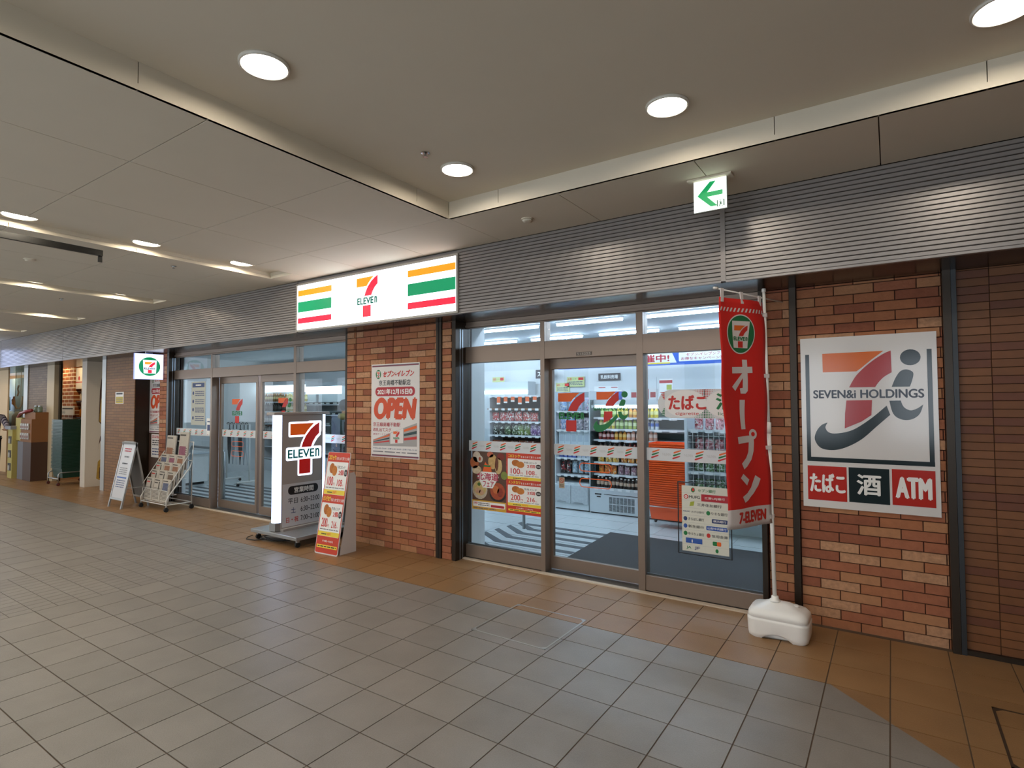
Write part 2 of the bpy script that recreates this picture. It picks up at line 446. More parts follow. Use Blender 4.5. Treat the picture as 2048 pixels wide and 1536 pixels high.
# ---- lamps in the ceiling
LAMP = M('downlight_lens', '#FFF3E2', .4, emit=L_COFFER); LAMPT = M('trough_lamp_lens', '#FFF1D8', .4, emit=L_TROUGH)
RIM = M('white_lamp_rim', '#DAD5CA', .4)
def downlight(x, y, z, lb, mat, r=.098, grp='round ceiling downlights'):
    t = thing('downlight', lb, 'ceiling light', (x, y, z), grp)
    MB().lathe([(r+.014, 0), (r+.013, -.013), (r+.003, -.015), (r, -.002)], (x, y, z), 32).obj('rim', RIM, t, True)  # rim shaped deeper than the lens to block grazing light on the coffer sides
    MB().lathe([(r, -.003), (r*.98, -.004)], (x, y, z), 32).obj('lens', mat, t)
downlight(-2.375, 1.486, ZK, 'big round downlight in the coffer at the upper left', LAMP)
downlight(-2.375, 2.886, ZK, 'round downlight near the inner corner of the ceiling coffer', LAMP)
downlight(-.948, 2.886, ZK, 'round downlight in the coffer above the green arrow sign', LAMP)
downlight(.411, 2.915, ZK, 'round downlight cut by the top right corner of the picture', LAMP)
for x, y, lb in ((-.948, 1.486, 'coffer downlight just above the top edge of the picture, right of the big left one'), (-2.375, .05, 'coffer downlight overhead to the left of the viewer, out of the picture'),
                 (-.948, .05, 'coffer downlight straight above the viewer, out of the picture'), (-2.375, -1.4, 'coffer downlight behind the viewer on the left, out of the picture')):
    downlight(x, y, ZK, lb, LAMP)
tl = {0: [3.33, 2.41, 1.49, .57, -.6], 1: [3.34, 2.42, 1.5, .3], 2: [3.34, 1.9, .3], 3: [3.34, 1.9], 4: [3.3, 1.9]}
nm = {(0, 0): 'trough lamp nearest the lit shop fascia sign', (0, 1): 'middle lamp of the nearest light trough', (0, 2): 'trough lamp at the left edge of the picture above the black rail', (1, 0): 'lamp at the shop end of the second light trough', (1, 1): 'second lamp of the second light trough'}
for k, (x0, x1) in enumerate(troughs):
    for n, y in enumerate(tl[k]):
        downlight((x0+x1)/2-.012, y, ZC+.066, nm.get((k, n), '%s lamp from the shop end of the %s light trough' % (nth(n), nth(k))), LAMPT, .108)
# small ceiling fittings
def sprinkler(x, y, z, lb):
    t = thing('sprinkler', lb, 'sprinkler', (x, y, z))
    MB().lathe([(.028, 0), (.028, -.004), (.018, -.007)], (x, y, z), 16).obj('rosette', CHROME, t)
    MB().lathe([(.008, -.007), (.008, -.022), (.016, -.024), (.016, -.027)], (x, y, z), 12).obj('head', CHROME, t)
sprinkler(-2.39, 2.59, ZK, 'small sprinkler head in the coffer beside a downlight')
sprinkler(-6.165, 2.868, ZC, 'small sprinkler head on the ceiling between two light troughs')
sprinkler(-9.3, 2.9, ZC, 'tiny sprinkler head beyond the second light trough')
for x, y, lb in ((-2.33, 3.69, 'flat round smoke detector on the ceiling strip above the entrance'), (-7.03, 1.93, 'flat round smoke detector on the ceiling at the left')):
    t = thing('smoke_detector', lb, 'smoke detector', (x, y, ZC))
    MB().lathe([(.05, 0), (.05, -.008)], (x, y, ZC), 24).obj('base', CEILM, t, False)
    MB().lathe([(.042, -.008), (.038, -.02), (.02, -.024)], (x, y, ZC), 24).obj('cap', CEILM, t, True)
t = thing('ceiling_rail', 'black track rail hanging below the ceiling at the left edge', 'rail', (-5.78, 1, 2.9))
MB().box(-5.80, -5.765, -1.0, 2.09, 2.885, 2.935).obj('track', BPLAST, t)
MB().box(-5.79, -5.775, 2.06, 2.09, 2.83, 2.885).obj('end_hook', BPLAST, t)
for yy in (1.0, -.4): MB().box(-5.79, -5.775, yy, yy+.02, 2.935, ZC).obj('hanger', BPLAST, t)

# ---- enclosing walls out of view
WALLB = M('beige_back_wall', '#8E8272', .7)
wbk = MB().box(-22, 3, -3.15, -3, 0, .9).obj('wall_back', WALLB, kind='structure', label='beige wall with a row of windows behind the viewer', cat='wall')
MB().box(-22, 3, -3.15, -3, 2.45, 3.2).obj('lintel', WALLB, wbk)
for k in range(9): MB().box(-22+3.05*k, -21.4+3.05*k, -3.15, -3, .9, 2.45).obj('window_pier', WALLB, wbk)
MB().box(3, 3.1, -3, 4.95, 0, 3.2).obj('wall_right', WALLB, kind='structure', label='plain beige end wall beyond the right edge', cat='wall')
wl = MB().box(-22.1, -22, -3, 4.95, 0, .9).obj('wall_left', WALLB, kind='structure', label='end wall with a wide window far to the left', cat='wall')
MB().box(-22.1, -22, -3, 4.95, 2.6, 3.2).obj('lintel', WALLB, wl); MB().box(-22.1, -22, 2.8, 4.95, .9, 2.6).obj('window_pier', WALLB, wl)

# ---- louvred metal fascia: slats, backing, soffit
SLAT = M('aluminium_louvre_slat', '#9E9894', .36, .55, var=.04, vscale=2, stretch=(1, 1, 30))
SLATG = M('louvre_shadow_gap', '#2B241E', .8)
secs = [(-.935, 3.0, 'right end of the louvred metal fascia above the large emblem poster'), (-3.321, -.967, 'louvred metal fascia between the lit sign and the arrow sign'),
        (-9.290, -5.764, 'louvred metal fascia left of the lit shop sign'), (-12.880, -9.302, 'louvred metal fascia above the brown tiled wall and the projecting lit sign'),
        (-16.475, -12.892, 'far left louvred metal fascia over the neighbouring shop'), (-22, -16.487, 'farthest louvred fascia beyond the left edge')]
NS = 20; pitch = (ZC - ZF - .012) / NS
for k, (x0, x1, lb) in enumerate(secs):
    tr = MB().box(x0, x1, YF+.012, YF+.05, ZF, ZC).obj('trim_%d' % (k+1), SLATG, kind='structure', label=lb, cat='fascia')
    prof = [(YF+.012, 0), (YF+.004, .0012), (YF, .004), (YF, pitch-.0045), (YF+.004, pitch-.0028), (YF+.012, pitch-.0025)]
    me = MB().prism([(a, b) for a, b in prof], x0, x1, 0).mesh('slat', SLAT)
    for s in range(NS):
        o = bpy.data.objects.new('slat', me); _link(o, tr); o.location = (0, 0, ZF+.012+s*pitch)
    MB().box(x0, x1, YF-.004, YF+.03, ZF-.004, ZF+.011).obj('bottom_edge', SLAT, tr)
MB().box(-.967, -.935, YF-.006, YF+.03, ZF+.004, ZC).obj('trim_7', SLAT, kind='structure', label='slim upright joint strip in the fascia below the arrow sign', cat='fascia')
MB().box(-5.764, -3.321, YF+.012, YF+.05, ZF-.004, ZC).obj('trim_8', SLAT, kind='structure', label='fascia section hidden behind the lit shop sign', cat='fascia')
SOFF = M('dark_glossy_soffit', '#39322C', .22, .35)
MB().box(-22, 3, YF+.03, 4.95, ZF, ZF+.04).obj('ceiling', SOFF, kind='structure', label='dark polished metal soffit under the fascia', cat='soffit')
MB().box(-22, 3, YF+.05, 4.9, ZC, 3.2).obj('trim_9', SLATG, kind='structure', label='closed bulkhead above the fascia', cat='bulkhead')

# ---- brick cladding
BR = [M('brick_terracotta', '#A06244', .8, var=.22, vscale=22, bump=.3), M('brick_red_brown', '#90543A', .8, var=.25, vscale=26, bump=.3), M('brick_tan', '#AE7A54', .8, var=.2, vscale=24, bump=.3),
      M('brick_orange', '#A66A46', .8, var=.2, vscale=20, bump=.3), M('brick_mottled_pale', '#B68866', .85, var=.45, vscale=40, bump=.3)]
MORT = M('dark_brick_joint', '#34190C', .9)
_bm = {}
def bricks(parent, x0, x1, z0, z1, y, L=.239, Hh=.0667, seed=0, th=.007, mats=BR, gap=.0022, zoff=0.0, yoff=0, stack=False, xs=None):
    rg = random.Random(seed); z = z0 + zoff; r = 0
    while z < z1 - .004:
        zt = min(z + Hh, z1)
        x = (xs if xs is not None else x0) - (L/2 if (r + yoff) % 2 and not stack else 0)
        if x < x0 - 1e-6: first = x0
        while x < x1 - .004:
            a, b = max(x, x0), min(x + L, x1)
            if b - a > .012:
                mt = rg.choices(range(len(mats)), (5, 4, 4, 5, 3)[:len(mats)])[0]
                key = (round(b-a, 3), round(zt-z, 3), mats[mt].name, th)
                if key not in _bm:
                    w_, h_ = b-a-gap*2, zt-z-gap*2; e = .0015
                    f = [(e, -th, e), (w_-e, -th, e), (w_-e, -th, h_-e), (e, -th, h_-e)]; k = [(0, 0, 0), (w_, 0, 0), (w_, 0, h_), (0, 0, h_)]
                    _bm[key] = MB().add(k + f, [(4,5,6,7), (0,1,5,4), (1,2,6,5), (2,3,7,6), (3,0,4,7)]).mesh('brick', mats[mt])
                o = bpy.data.objects.new('brick', _bm[key]); _link(o, parent); o.location = (a+gap, y, z+gap)
            x += L
        z += Hh; r += 1
PY = 4.40
pier = MB().box(-5.288, -3.69, PY+.006, 4.72, 0, ZF).obj('wall_pier', MORT, kind='structure', label='brick-clad pier between the two shop entrances', cat='wall')
bricks(pier, -5.286, -5.134, 0, ZF, PY+.006, seed=1)
bricks(pier, -5.128, -4.53, 0, ZF, PY+.006, seed=2); bricks(pier, -4.526, -3.899, 0, ZF, PY+.006, seed=3, yoff=1); bricks(pier, -3.821, -3.692, 0, ZF, PY+.006, seed=4)
MB().box(-3.897, -3.823, PY-.012, PY+.03, 0, ZF).obj('shutter_guide', DBRONZE, pier); MB().box(-3.868, -3.852, PY-.0135, PY, 0, ZF).obj('guide_slot', M('black_slot', '#070605', .8), pier)
RY = 4.58
rw = MB().box(-.778, .30, RY+.006, 4.95, 0, ZF).obj('wall_brick', MORT, kind='structure', label='brick-clad wall right of the entrance, behind the large emblem poster', cat='wall')
bricks(rw, -.778, -.610, -.01, ZF, RY+.006, seed=6); bricks(rw, -.563, .286, -.01, ZF, RY+.006, seed=5, yoff=1)
MB().box(-.608, -.565, RY-.03, RY+.03, 0, ZF).obj('shutter_guide', DBRONZE, rw)
MB().box(.286, .328, RY-.075, RY+.03, 0, ZF).obj('shutter_guide', DBRONZE, rw); MB().box(.330, .356, RY-.07, RY+.03, 0, ZF).obj('shutter_guide', M('dark_grey_metal', '#3A3C3E', .4, .6), rw)
DT = [M('dark_wall_tile_a', '#724522', .55, var=.18, vscale=18), M('dark_wall_tile_b', '#7A4C28', .55, var=.18, vscale=18), M('dark_wall_tile_c', '#683A22', .55, var=.18, vscale=18)]
dw = MB().box(.30, 3, 4.548, 4.95, 0, ZF).obj('wall_tiled', M('dark_tile_joint', '#2A190F', .9), kind='structure', label='dark brown tiled wall at the right edge', cat='wall')
bricks(dw, .357, 1.15, 0.03, ZF, 4.548, L=.227, Hh=.0515, seed=9, th=.004, mats=DT, gap=.0012, stack=True, xs=.293)
tf = MB(); mi_ = []; rg = random.Random(3); zz = .03
while zz < ZF-.01:
    xx = 1.201
    while xx < 2.98: tf.box(max(xx, 1.153)+.0012, min(xx+.227, 3)-.0012, 4.544, 4.552, zz+.0012, min(zz+.0515, ZF)-.0012); mi_ += [rg.randrange(3)]*6; xx += .227
    tf.box(1.1525, 1.1998, 4.544, 4.552, zz+.0012, min(zz+.0515, ZF)-.0012); mi_ += [rg.randrange(3)]*6
    zz += .0515
tf.obj('tile_field', DT, dw, kind='stuff', midx=mi_)
MB().box(.357, 3, 4.52, 4.55, 0, .03).obj('skirting', DBRONZE, dw)

# ---- far left frontage
BT = M('brown_small_mosaic', '#6E5136', .6)
def tilemat(name, c1, c2, cm, sx, sz, mort=.07):
    m = bpy.data.materials.new(name); m.use_nodes = True; nt = m.node_tree; b = nt.nodes['Principled BSDF']
    g = nt.nodes.new('ShaderNodeNewGeometry'); mp = nt.nodes.new('ShaderNodeMapping'); mp.inputs['Rotation'].default_value = (math.radians(90), 0, 0)
    br = nt.nodes.new('ShaderNodeTexBrick'); br.inputs['Color1'].default_value = lin(c1); br.inputs['Color2'].default_value = lin(c2); br.inputs['Mortar'].default_value = lin(cm)
    br.inputs['Scale'].default_value = 1; br.inputs['Brick Width'].default_value = sx; br.inputs['Row Height'].default_value = sz; br.inputs['Mortar Size'].default_value = min(sx, sz)*mort
    nt.links.new(g.outputs['Position'], mp.inputs[0]); nt.links.new(mp.outputs[0], br.inputs['Vector']); nt.links.new(br.outputs['Color'], b.inputs['Base Color']); b.inputs['Roughness'].default_value = .6
    return m
BT = tilemat('brown_wall_tiles', '#8E6438', '#7E5630', '#543820', .22, .05)
GT = tilemat('grey_brown_wall_tiles', '#8A7056', '#7A6048', '#5A4836', .22, .05)
CREAM = M('cream_column', '#C9B493', .6); OFFW = M('off_white_panel', '#D0C4B4', .6); PALE = M('pale_metal_frame', '#B4B2AE', .4, .4)
lw = MB().box(-12.0, -10.85, 4.45, 4.95, 0, ZF).obj('wall_tiled', BT, kind='structure', label='brown tiled wall left of the projecting lit sign', cat='wall')
MB().box(-10.85, -10.84, 4.462, 4.69, 0, ZF).obj('dark_return', DBRONZE, lw)
MB().box(-10.84, -9.77, 4.69, 4.735, 0, ZF).obj('wall_recess', M('dark_recess_wall', '#4A3326', .7), kind='structure', label='recessed dark wall behind the half-hidden opening poster', cat='wall')
lp = MB().box(-10.0, -9.765, 4.476, 4.64, 0, ZF).obj('wall_pilaster', MORT, kind='structure', label='narrow brick pilaster left of the left-hand entrance', cat='wall')
bricks(lp, -9.998, -9.767, 0, ZF, 4.476, seed=12)
MB().box(-12.16, -12.0, 4.44, 4.9, 0, ZF).obj('trim_10', PALE, kind='structure', label='pale metal upright beside the brown tiled wall', cat='trim')
cw = MB().box(-13.02, -12.80, 4.42, 4.72, 0, ZF).obj('wall_column', OFFW, kind='structure', label='off-white column with a tall food picture on its side', cat='wall')
MB().box(-12.80, -12.16, 4.70, 4.95, 0, ZF).obj('wall_niche', OFFW, kind='structure', label='off-white niche wall beside the column', cat='wall')
MB().box(-14.85, -14.45, 4.42, 4.54, 0, ZF).obj('wall_column', CREAM, kind='structure', label='cream column left of the neighbouring shop doorway', cat='wall')
MB().box(-14.45, -14.36, 4.50, 4.535, 0, ZF).obj('trim_11', DBRONZE, kind='structure', label='dark door frame upright of the neighbouring shop', cat='trim')
MB().box(-16.1, -14.85, 4.46, 4.56, 0, ZF).obj('wall_tiled', GT, kind='structure', label='grey-brown tiled wall behind the snack display', cat='wall')
MB().box(-16.35, -16.1, 4.44, 4.56, 0, ZF).obj('trim_12', PALE, kind='structure', label='pale window frame upright at the far left', cat='trim')
MB().box(-19.5, -17.35, 4.42, 4.45, 0, ZF).obj('wall_cream', M('cream_lit_wall', '#D9B98C', .6), kind='structure', label='cream wall at the left edge of the picture', cat='wall')
MB().box(-22, -19.5, 4.5, 4.9, 0, ZF).obj('wall_far', OFFW, kind='structure', label='far frontage beyond the left edge', cat='wall')

# ---- shop behind the doorway and window at the far left
sb = MB(); sb.box(-26, -12.9, 6.6, 6.7, 0, 2.7); sb.box(-26.1, -26, 4.5, 6.7, 0, 2.7)
sb.obj('wall_shop', M('shop_back_wall', '#B08A62', .7), kind='structure', label='warm lit back wall of the neighbouring shop', cat='wall')
MB().box(-12.9, -12.85, 4.95, 6.6, 0, 2.7).obj('wall_shop_side', OFFW, kind='structure', label='side wall between the two shops', cat='wall')
MB().box(-26, -12.9, 4.80, 6.6, -.05, .002).obj('floor', M('shop_wood_floor', '#9A6238', .4, var=.2, vscale=4, stretch=(1, 8, 1)), kind='structure', label='reddish wood floor of the neighbouring shop', cat='floor')
MB().box(-26, -12.9, 4.8, 6.6, 2.6, 2.7).obj('ceiling', WPAINT, kind='structure', label='ceiling of the neighbouring shop', cat='ceiling')
SBR = tilemat('shop_brick_wall', '#8E4A28', '#A86234', '#E8DCC4', .26, .09, .12)
MB().box(-18.2, -16.1, 5.3, 5.45, 0, 2.6).obj('wall_brickwork', SBR, kind='structure', label='brick wall inside the neighbouring shop doorway', cat='wall')
SL = M('shop_lamp', '#FFD9A0', .4, emit=L_SHOP)
for k, (x, y) in enumerate(((-15.6, 4.98), (-16.6, 5.0), (-14.6, 5.6), (-19.6, 5.1), (-21.2, 5.3), (-18.6, 5.05))):
    t = thing('spot_lamp', '%s warm ceiling spot lamp inside the neighbouring shop, hidden behind its front' % nth(k), 'ceiling light', (x, y, 2.6), 'shop ceiling spots')
    MB().lathe([(.09, 0), (.09, -.02)], (x, y, 2.6), 16).obj('rim', RIM, t); MB().lathe([(.075, -.021), (.07, -.023)], (x, y, 2.6), 16).obj('lens', SL, t)
# ================================================================== SHOP FRONTS
SILL = M('stone_threshold', '#CDBBA4', .5); TRACK = M('steel_track', '#6F6E6A', .35, .7)
SEAL = M('grey_glazing_seal', '#3E4446', .5)
def stile(x0, x1, y0, y1, z0, z1, nm, par, mat=BRONZE): return MB().box(x0, x1, y0, y1, z0, z1).obj(nm, mat, par, bevel=.002)
def front(name, lab, x0, x1, m1, m2, sliders, zh0, zh1, zt, seal=None):
    d = MB().box(x0, x1, 4.565, 4.635, 2.375, ZF-.002).obj(name, BRONZE, kind='structure', label=lab, cat='entrance')
    stile(x0, x1, 4.548, 4.575, 2.352, 2.375, 'top_ledge', d); stile(x0, x1, 4.57, 4.63, zt, 2.352, 'top_rail', d)
    stile(x0, x1, 4.556, 4.655, zh0, zh1, 'header', d)
    for a, b in (m1, m2): stile(a, b, 4.553, 4.668, .0, zt, 'mullion', d)
    for a, b in ((x0, m1[0]), (m2[1], x1)):
        stile(a, b, 4.562, 4.632, .012, .138, 'bottom_rail', d)
        MB().box(a, b, 4.596, 4.604, .138, zh0).obj('pane', GLASS, d)
        MB().box(a, b, 4.592, 4.608, .138, .150).obj('glazing_bead', SEAL, d)
    for a, b in ((x0, m1[0]), (m1[1], m2[0]), (m2[1], x1)):
        MB().box(a, b, 4.596, 4.604, zh1, zt).obj('pane', GLASS, d)
    for a, b in sliders:
        s = stile(a, b, 4.662, 4.706, zh0-.093, zh0+.01, 'sliding_leaf', d)
        for xa in (a, b-.048): stile(xa, xa+.048, 4.662, 4.706, .02, zh0-.093, 'leaf_stile', s)
        stile(a+.048, b-.048, 4.662, 4.706, .02, .133, 'leaf_rail', s)
        MB().box(a+.048, b-.048, 4.680, 4.688, .133, zh0-.093).obj('leaf_pane', GLASS, s)
        for xa in (a+.75*(b-a),): MB().lathe([(.018, 0), (.018, .003)], (0, 0, 0), 16)
    MB().box(x0-.03, x1+.05, 4.50, 4.545, -.003, .012).obj('threshold', SILL, d)
    MB().box(x0-.03, x1+.05, 4.545, 4.73, -.003, .006).obj('track', TRACK, d)
    return d
d1 = front('door_1', 'right-hand glazed shop entrance with one sliding leaf between two fixed panes', -3.64, -.815, (-2.74, -2.694), (-1.79, -1.73), [(-2.72, -1.765)], 1.987, 2.152, 2.345)
stile(-3.688, -3.64, PY-.004, 4.64, 0, ZF, 'jamb', d1, DBRONZE)
for y in (4.46, 4.50): MB().box(-3.6405, -3.636, y, y+.012, .0, 2.33).obj('jamb_slot', M('silver_strip', '#8E9298', .3, .8), d1)
stile(-.818, -.780, 4.535, 4.64, 0, ZF, 'jamb', d1, DBRONZE)
pl = MB().box(-2.36, -2.205, 4.551, 4.556, 2.0, 2.03).obj('number_plate', M('number_plate_grey', '#6A6058', .5), d1)
pr = PR(pl, (-2.36, 4.551, 2.0)); pr.text('515253', .012, .005, .143, .025, M('pale_print', '#B8B0A4', .5), 0, .01); pr.done()
d2 = front('door_2', 'left-hand glazed shop entrance with two sliding leaves behind the standing sign', -9.70, -5.44, (-8.583, -8.54), (-6.529, -6.475), [(-8.52, -7.51), (-7.45, -6.50)], 1.98, 2.125, 2.335)
stile(-9.765, -9.70, 4.47, 4.64, 0, ZF, 'jamb', d2, DBRONZE)
for y in (4.52, 4.555): MB().box(-9.7005, -9.696, y, y+.012, 0, 2.33).obj('jamb_slot', MATS['silver_strip'], d2)
stile(-5.44, -5.30, 4.50, 4.64, 0, ZF, 'jamb', d2, DBRONZE)

# ---- decal bands and emblems stuck on the glass
BAND = M('frosted_band', '#D6DADC', .5)
def stripes(pr, x, y, h, mats=(ORANGE, GREEN, RED)):
    w = h*.86
    for k, m in enumerate(mats):
        yy = y + h*(.66 - .30*k); xx = x + w*(.10 - .07*k)
        pr.poly('stripe_mark', m, [(xx, yy), (xx+w*.18, yy-.02*h), (xx+w*.95, yy+h*.25), (xx+w*1.0, yy+h*.36), (xx+w*.8, yy+h*.34), (xx+w*.08, yy+h*.14)], 1)
def band(x0, x1, y, lb, n, z0=1.086, z1=1.192, words=True, dx=0.0):
    t = thing('window_decal_band', lb, 'window decal', (x0, y, z0))
    MB().box(x0, x1, y-.0006, y, z0, z1).obj('film', BAND, t)
    pr = PR(t, (x0, y-.0006, z0), base=.0005, step=.0004); p = (x1-x0)/n; hh = (z1-z0)
    for k in range(n):
        xx = p*(k+.22)+dx
        stripes(pr, xx, hh*.14, hh*.74)
        if words and xx+.2 < x1-x0+.02: pr.text('7-ELEVEN', xx+.095, hh*.42, min(xx+p-.015, x1-x0-.004), hh*.60, LGREY, 1, .0)
    pr.done(); return t
band(-3.625, -2.745, 4.5955, 'white decal band with striped marks on the left fixed pane of the right entrance', 5)
band(-2.665, -1.82, 4.6795, 'white decal band with striped marks on the sliding leaf of the right entrance', 5, 1.085, 1.187)
band(-1.722, -.82, 4.5955, 'white decal band with striped marks on the right fixed pane beside the red flag', 5, 1.09, 1.195)
band(-9.68, -8.59, 4.5955, 'white decal band on the far left pane behind the newspaper rack', 6, words=False)
band(-8.46, -7.57, 4.6795, 'white decal band on the left sliding leaf of the left entrance', 5, words=False)
band(-7.40, -6.56, 4.6795, 'white decal band on the sliding leaf partly behind the standing sign', 5, words=False)
band(-6.465, -5.45, 4.5955, 'white decal band on the pane between standing sign and brick pier', 5)
EM = (ORANGE, RED, GREEN)
def emblem_decal(x, y, z, h, lb):
    t = thing('emblem_decal', lb, 'window decal', (x, y, z)); pr = PR(t, (x, y, z), base=.0008)
    emblem(pr, 0, 0, h, 1.13, EM, 0); pr.done()
emblem_decal(-2.62, 4.679, 1.308, .362, 'orange, red and green shop emblem on the sliding leaf of the right entrance')
emblem_decal(-8.20, 4.679, 1.295, .36, 'small shop emblem on the left sliding leaf of the left entrance')
def holdings(t, o, s=1.0, mats=(ORANGE, RED, GREEN, GREEN), word=True):
    """7&i emblem in metres of the big poster; o is the world point of its (0,0)"""
    a, r, g, tx = mats
    pr = PR(t, o, (s, 0, 0), (0, 0, s), base=.0008)
    pr.poly('emblem_bar', a, [(-.402,1.915),(-.401,1.783),(-.196,1.783),(-.167,1.806),(-.108,1.86),(-.037,1.917)], 1)
    pr.poly('emblem_stroke', r, smooth([(-.242,1.673),(-.196,1.757),(-.118,1.838),(-.042,1.895),(.004,1.917),(.006,1.77),(-.037,1.741),(-.07,1.703),(-.089,1.672)], (0, 4, 5, 8)), 1)
    pr.poly('emblem_stroke', r, [(-.26,1.582),(-.109,1.584),(-.115,1.481),(-.174,1.436),(-.274,1.387),(-.27,1.491)], 1)
    S1 = [(-.378,1.427),(-.392,1.392),(-.372,1.358),(-.322,1.351),(-.224,1.379),(-.117,1.459),(-.027,1.546),(-.008,1.484),(-.081,1.41),(-.177,1.313),(-.275,1.253),(-.355,1.233),(-.425,1.247),(-.46,1.304),(-.449,1.362),(-.417,1.407)]
    pr.poly('swoosh', g, smooth(S1, (0, 6, 7)), 1)
    pr.poly('letter_i', g, ell(.11, 1.866, .056, .053, 24), 1)
    pr.poly('letter_i', g, smooth([(.004,1.672),(.027,1.733),(.055,1.776),(.091,1.786),(.124,1.763),(.116,1.709),(.104,1.672)], (0, 6)), 1)
    pr.poly('letter_i', g, smooth([(-.011,1.579),(.052,1.58),(.068,1.537),(.102,1.515),(.138,1.526),(.173,1.553),(.154,1.494),(.119,1.46),(.074,1.45),(.03,1.466),(.004,1.504)], (0, 1, 5)), 1)
    if word: pr.text('SEVEN&i HOLDINGS', -.464, 1.597, .18, 1.657, tx, 1, .04 if s == 1.0 else .05)
    return pr
t = thing('emblem_decal', 'combined seven-and-i emblem decal on the right half of the sliding leaf', 'window decal', (-2.03, 4.679, 1.31))
s_ = .53; holdings(t, (-2.008, 4.679, 1.673-1.917*s_), s_).done()
t = thing('emblem_decal', 'seven-and-i emblem decal on the leaf just left of the standing sign', 'window decal', (-6.9, 4.679, 1.31))
holdings(t, (-6.83, 4.679, 1.66-1.917*s_), s_, word=False).done()
# orange ring grips printed on the leaves
def ring(pts_o, pts_i):
    n = len(pts_o); return pts_o, pts_i
def ring_decal(x0, x1, z0, z1, y, lb):
    t = thing('ring_decal', lb, 'window decal', (x0, y, z0)); mb = MB()
    o = rrect(x0, z0, x1, z1, (z1-z0)*.45, 6); e = .008; i = rrect(x0+e, z0+e, x1-e, z1-e, (z1-z0)*.45-e, 6); n = len(o)
    mb.add([(a, y-.0008, b) for a, b in o] + [(a, y-.0008, b) for a, b in i], [(k, (k+1) % n, (k+1) % n + n, k+n) for k in range(n)])
    mb.obj('outline', ORANGE, t)
ring_decal(-2.40, -2.08, .945, 1.025, 4.679, 'upper orange ring mark on the sliding leaf of the right entrance')
ring_decal(-2.40, -2.08, .80, .885, 4.679, 'lower orange ring mark on the sliding leaf of the right entrance')
ring_decal(-8.2, -7.88, .945, 1.025, 4.679, 'upper orange ring mark on the left sliding leaf of the left entrance')
ring_decal(-8.2, -7.88, .80, .885, 4.679, 'lower orange ring mark on the left sliding leaf of the left entrance')
t = thing('prohibition_sticker', 'small sign with a crossed red circle on the sliding leaf', 'sticker', (-2.615, 4.679, .78))
pr = PR(t, (-2.615, 4.679, .775)); pr.rect('sheet', M('beige_sticker', '#B9A68C', .6), 0, 0, .06, .10)
mb = ell(.03, .07, .022, .022, 20); pr.poly('sign_disc', RED, mb, 1); pr.poly('sign_disc', MATS['beige_sticker'], ell(.03, .07, .017, .017, 20), 2)
pr.poly('sign_bar', RED, [(.016, .082), (.019, .085), (.044, .058), (.041, .055)], 3); pr.lines('small_print', BLACK, .008, .012, .052, .036, 2, 1, .5, 3); pr.done()

# ================================================================== SHOP INTERIOR SHELL
CX0, CX1, CY1, CZ = -12.75, .30, 8.45, 2.60
MB().box(CX0, CX1, 4.72, CY1, CZ, CZ+.05).obj('ceiling', M('shop_white_ceiling', '#C9CFD2', .7), kind='structure', label='white ceiling inside the convenience shop', cat='ceiling')
MB().box(CX0, CX1, CY1, CY1+.1, 0, CZ).obj('wall_interior_back', WPAINT, kind='structure', label='white back wall inside the convenience shop', cat='wall')
MB().box(CX0-.1, CX0, 4.80, CY1, 0, CZ).obj('wall_interior_left', WPAINT, kind='structure', label='white left wall inside the convenience shop', cat='wall')
MB().box(CX1, CX1+.1, 4.95, CY1, 0, CZ).obj('wall_interior_right', WPAINT, kind='structure', label='white right wall inside the convenience shop', cat='wall')
MB().box(CX0, CX1, 4.64, 4.95, ZF+.04, CZ+.05).obj('trim_13', WPAINT, kind='structure', label='bulkhead above the glazed shop fronts', cat='bulkhead')
MB().box(CX0, -9.78, 4.74, 4.80, 0, CZ).obj('wall_interior_front', WPAINT, kind='structure', label='inner front wall left of the left entrance', cat='wall')
FTILE = M('white_shop_floor_tile', '#D2D7D6', .16, var=.03, vscale=8)
sf = MB().box(CX0, CX1, 4.73, CY1, -.05, -.002).obj('floor', M('grey_shop_grout', '#7A7F80', .7), kind='structure', label='glossy white tiled floor inside the shop', cat='floor')
fm = MB().box(.0015, .4485, .0015, .4485, -.008, .002).mesh('tile', FTILE); fs_ = MB()
for i in range(29):
    for j in range(8):
        x, y = CX0 + i*.45, 4.735 + j*.46
        if x > -5.6 and y < 8: o = bpy.data.objects.new('tile', fm); _link(o, sf); o.location = (x, y, 0)
        else: fs_.box(x+.0015, x+.4485, y+.0015, y+.4585, -.008, .002)
fs_.obj('tile_field', FTILE, sf, kind='stuff')
STRIP = M('grey_anti_slip_strip', '#505456', .8)
for k in range(6):
    y = 5.02 + .235*k; xl = -4.18 + .02*k
    pts = [(xl, y+.27), (-3.78, y), (-2.80, y), (-2.80, y+.09), (-3.745, y+.09), (xl, y+.36)]
    if k == 5: pts = [(-3.95, y), (-2.8, y), (-2.8, y+.09), (-4.0, y+.09)]
    MB().prism(pts, .002, .0045, 2).obj('anti_slip_strip', STRIP, sf)
for k in range(7):
    y = 4.95 + .21*k
    MB().box(-11.4+.1*k, -7.1-.0*k, y, y+.09, .002, .0045).obj('anti_slip_strip', STRIP, sf)
CARPET = M('dark_grey_mat_pile', '#413F3E', .95, var=.55, vscale=110, bump=.6, bscale=400)
for x0, x1, y0, y1, lb in ((-2.86, -.86, 4.76, 6.38, 'dark grey entrance mat inside the right-hand entrance'), (-7.0, -5.5, 4.76, 6.2, 'dark grey entrance mat inside the left-hand entrance')):
    MB().prism([(x0+.12, y0), (x1, y0), (x1, y1), (x0, y1)], .003, .011, 2).obj('entrance_mat', CARPET, label=lb, cat='mat', bevel=.002, loc=(x0, y0, .003))
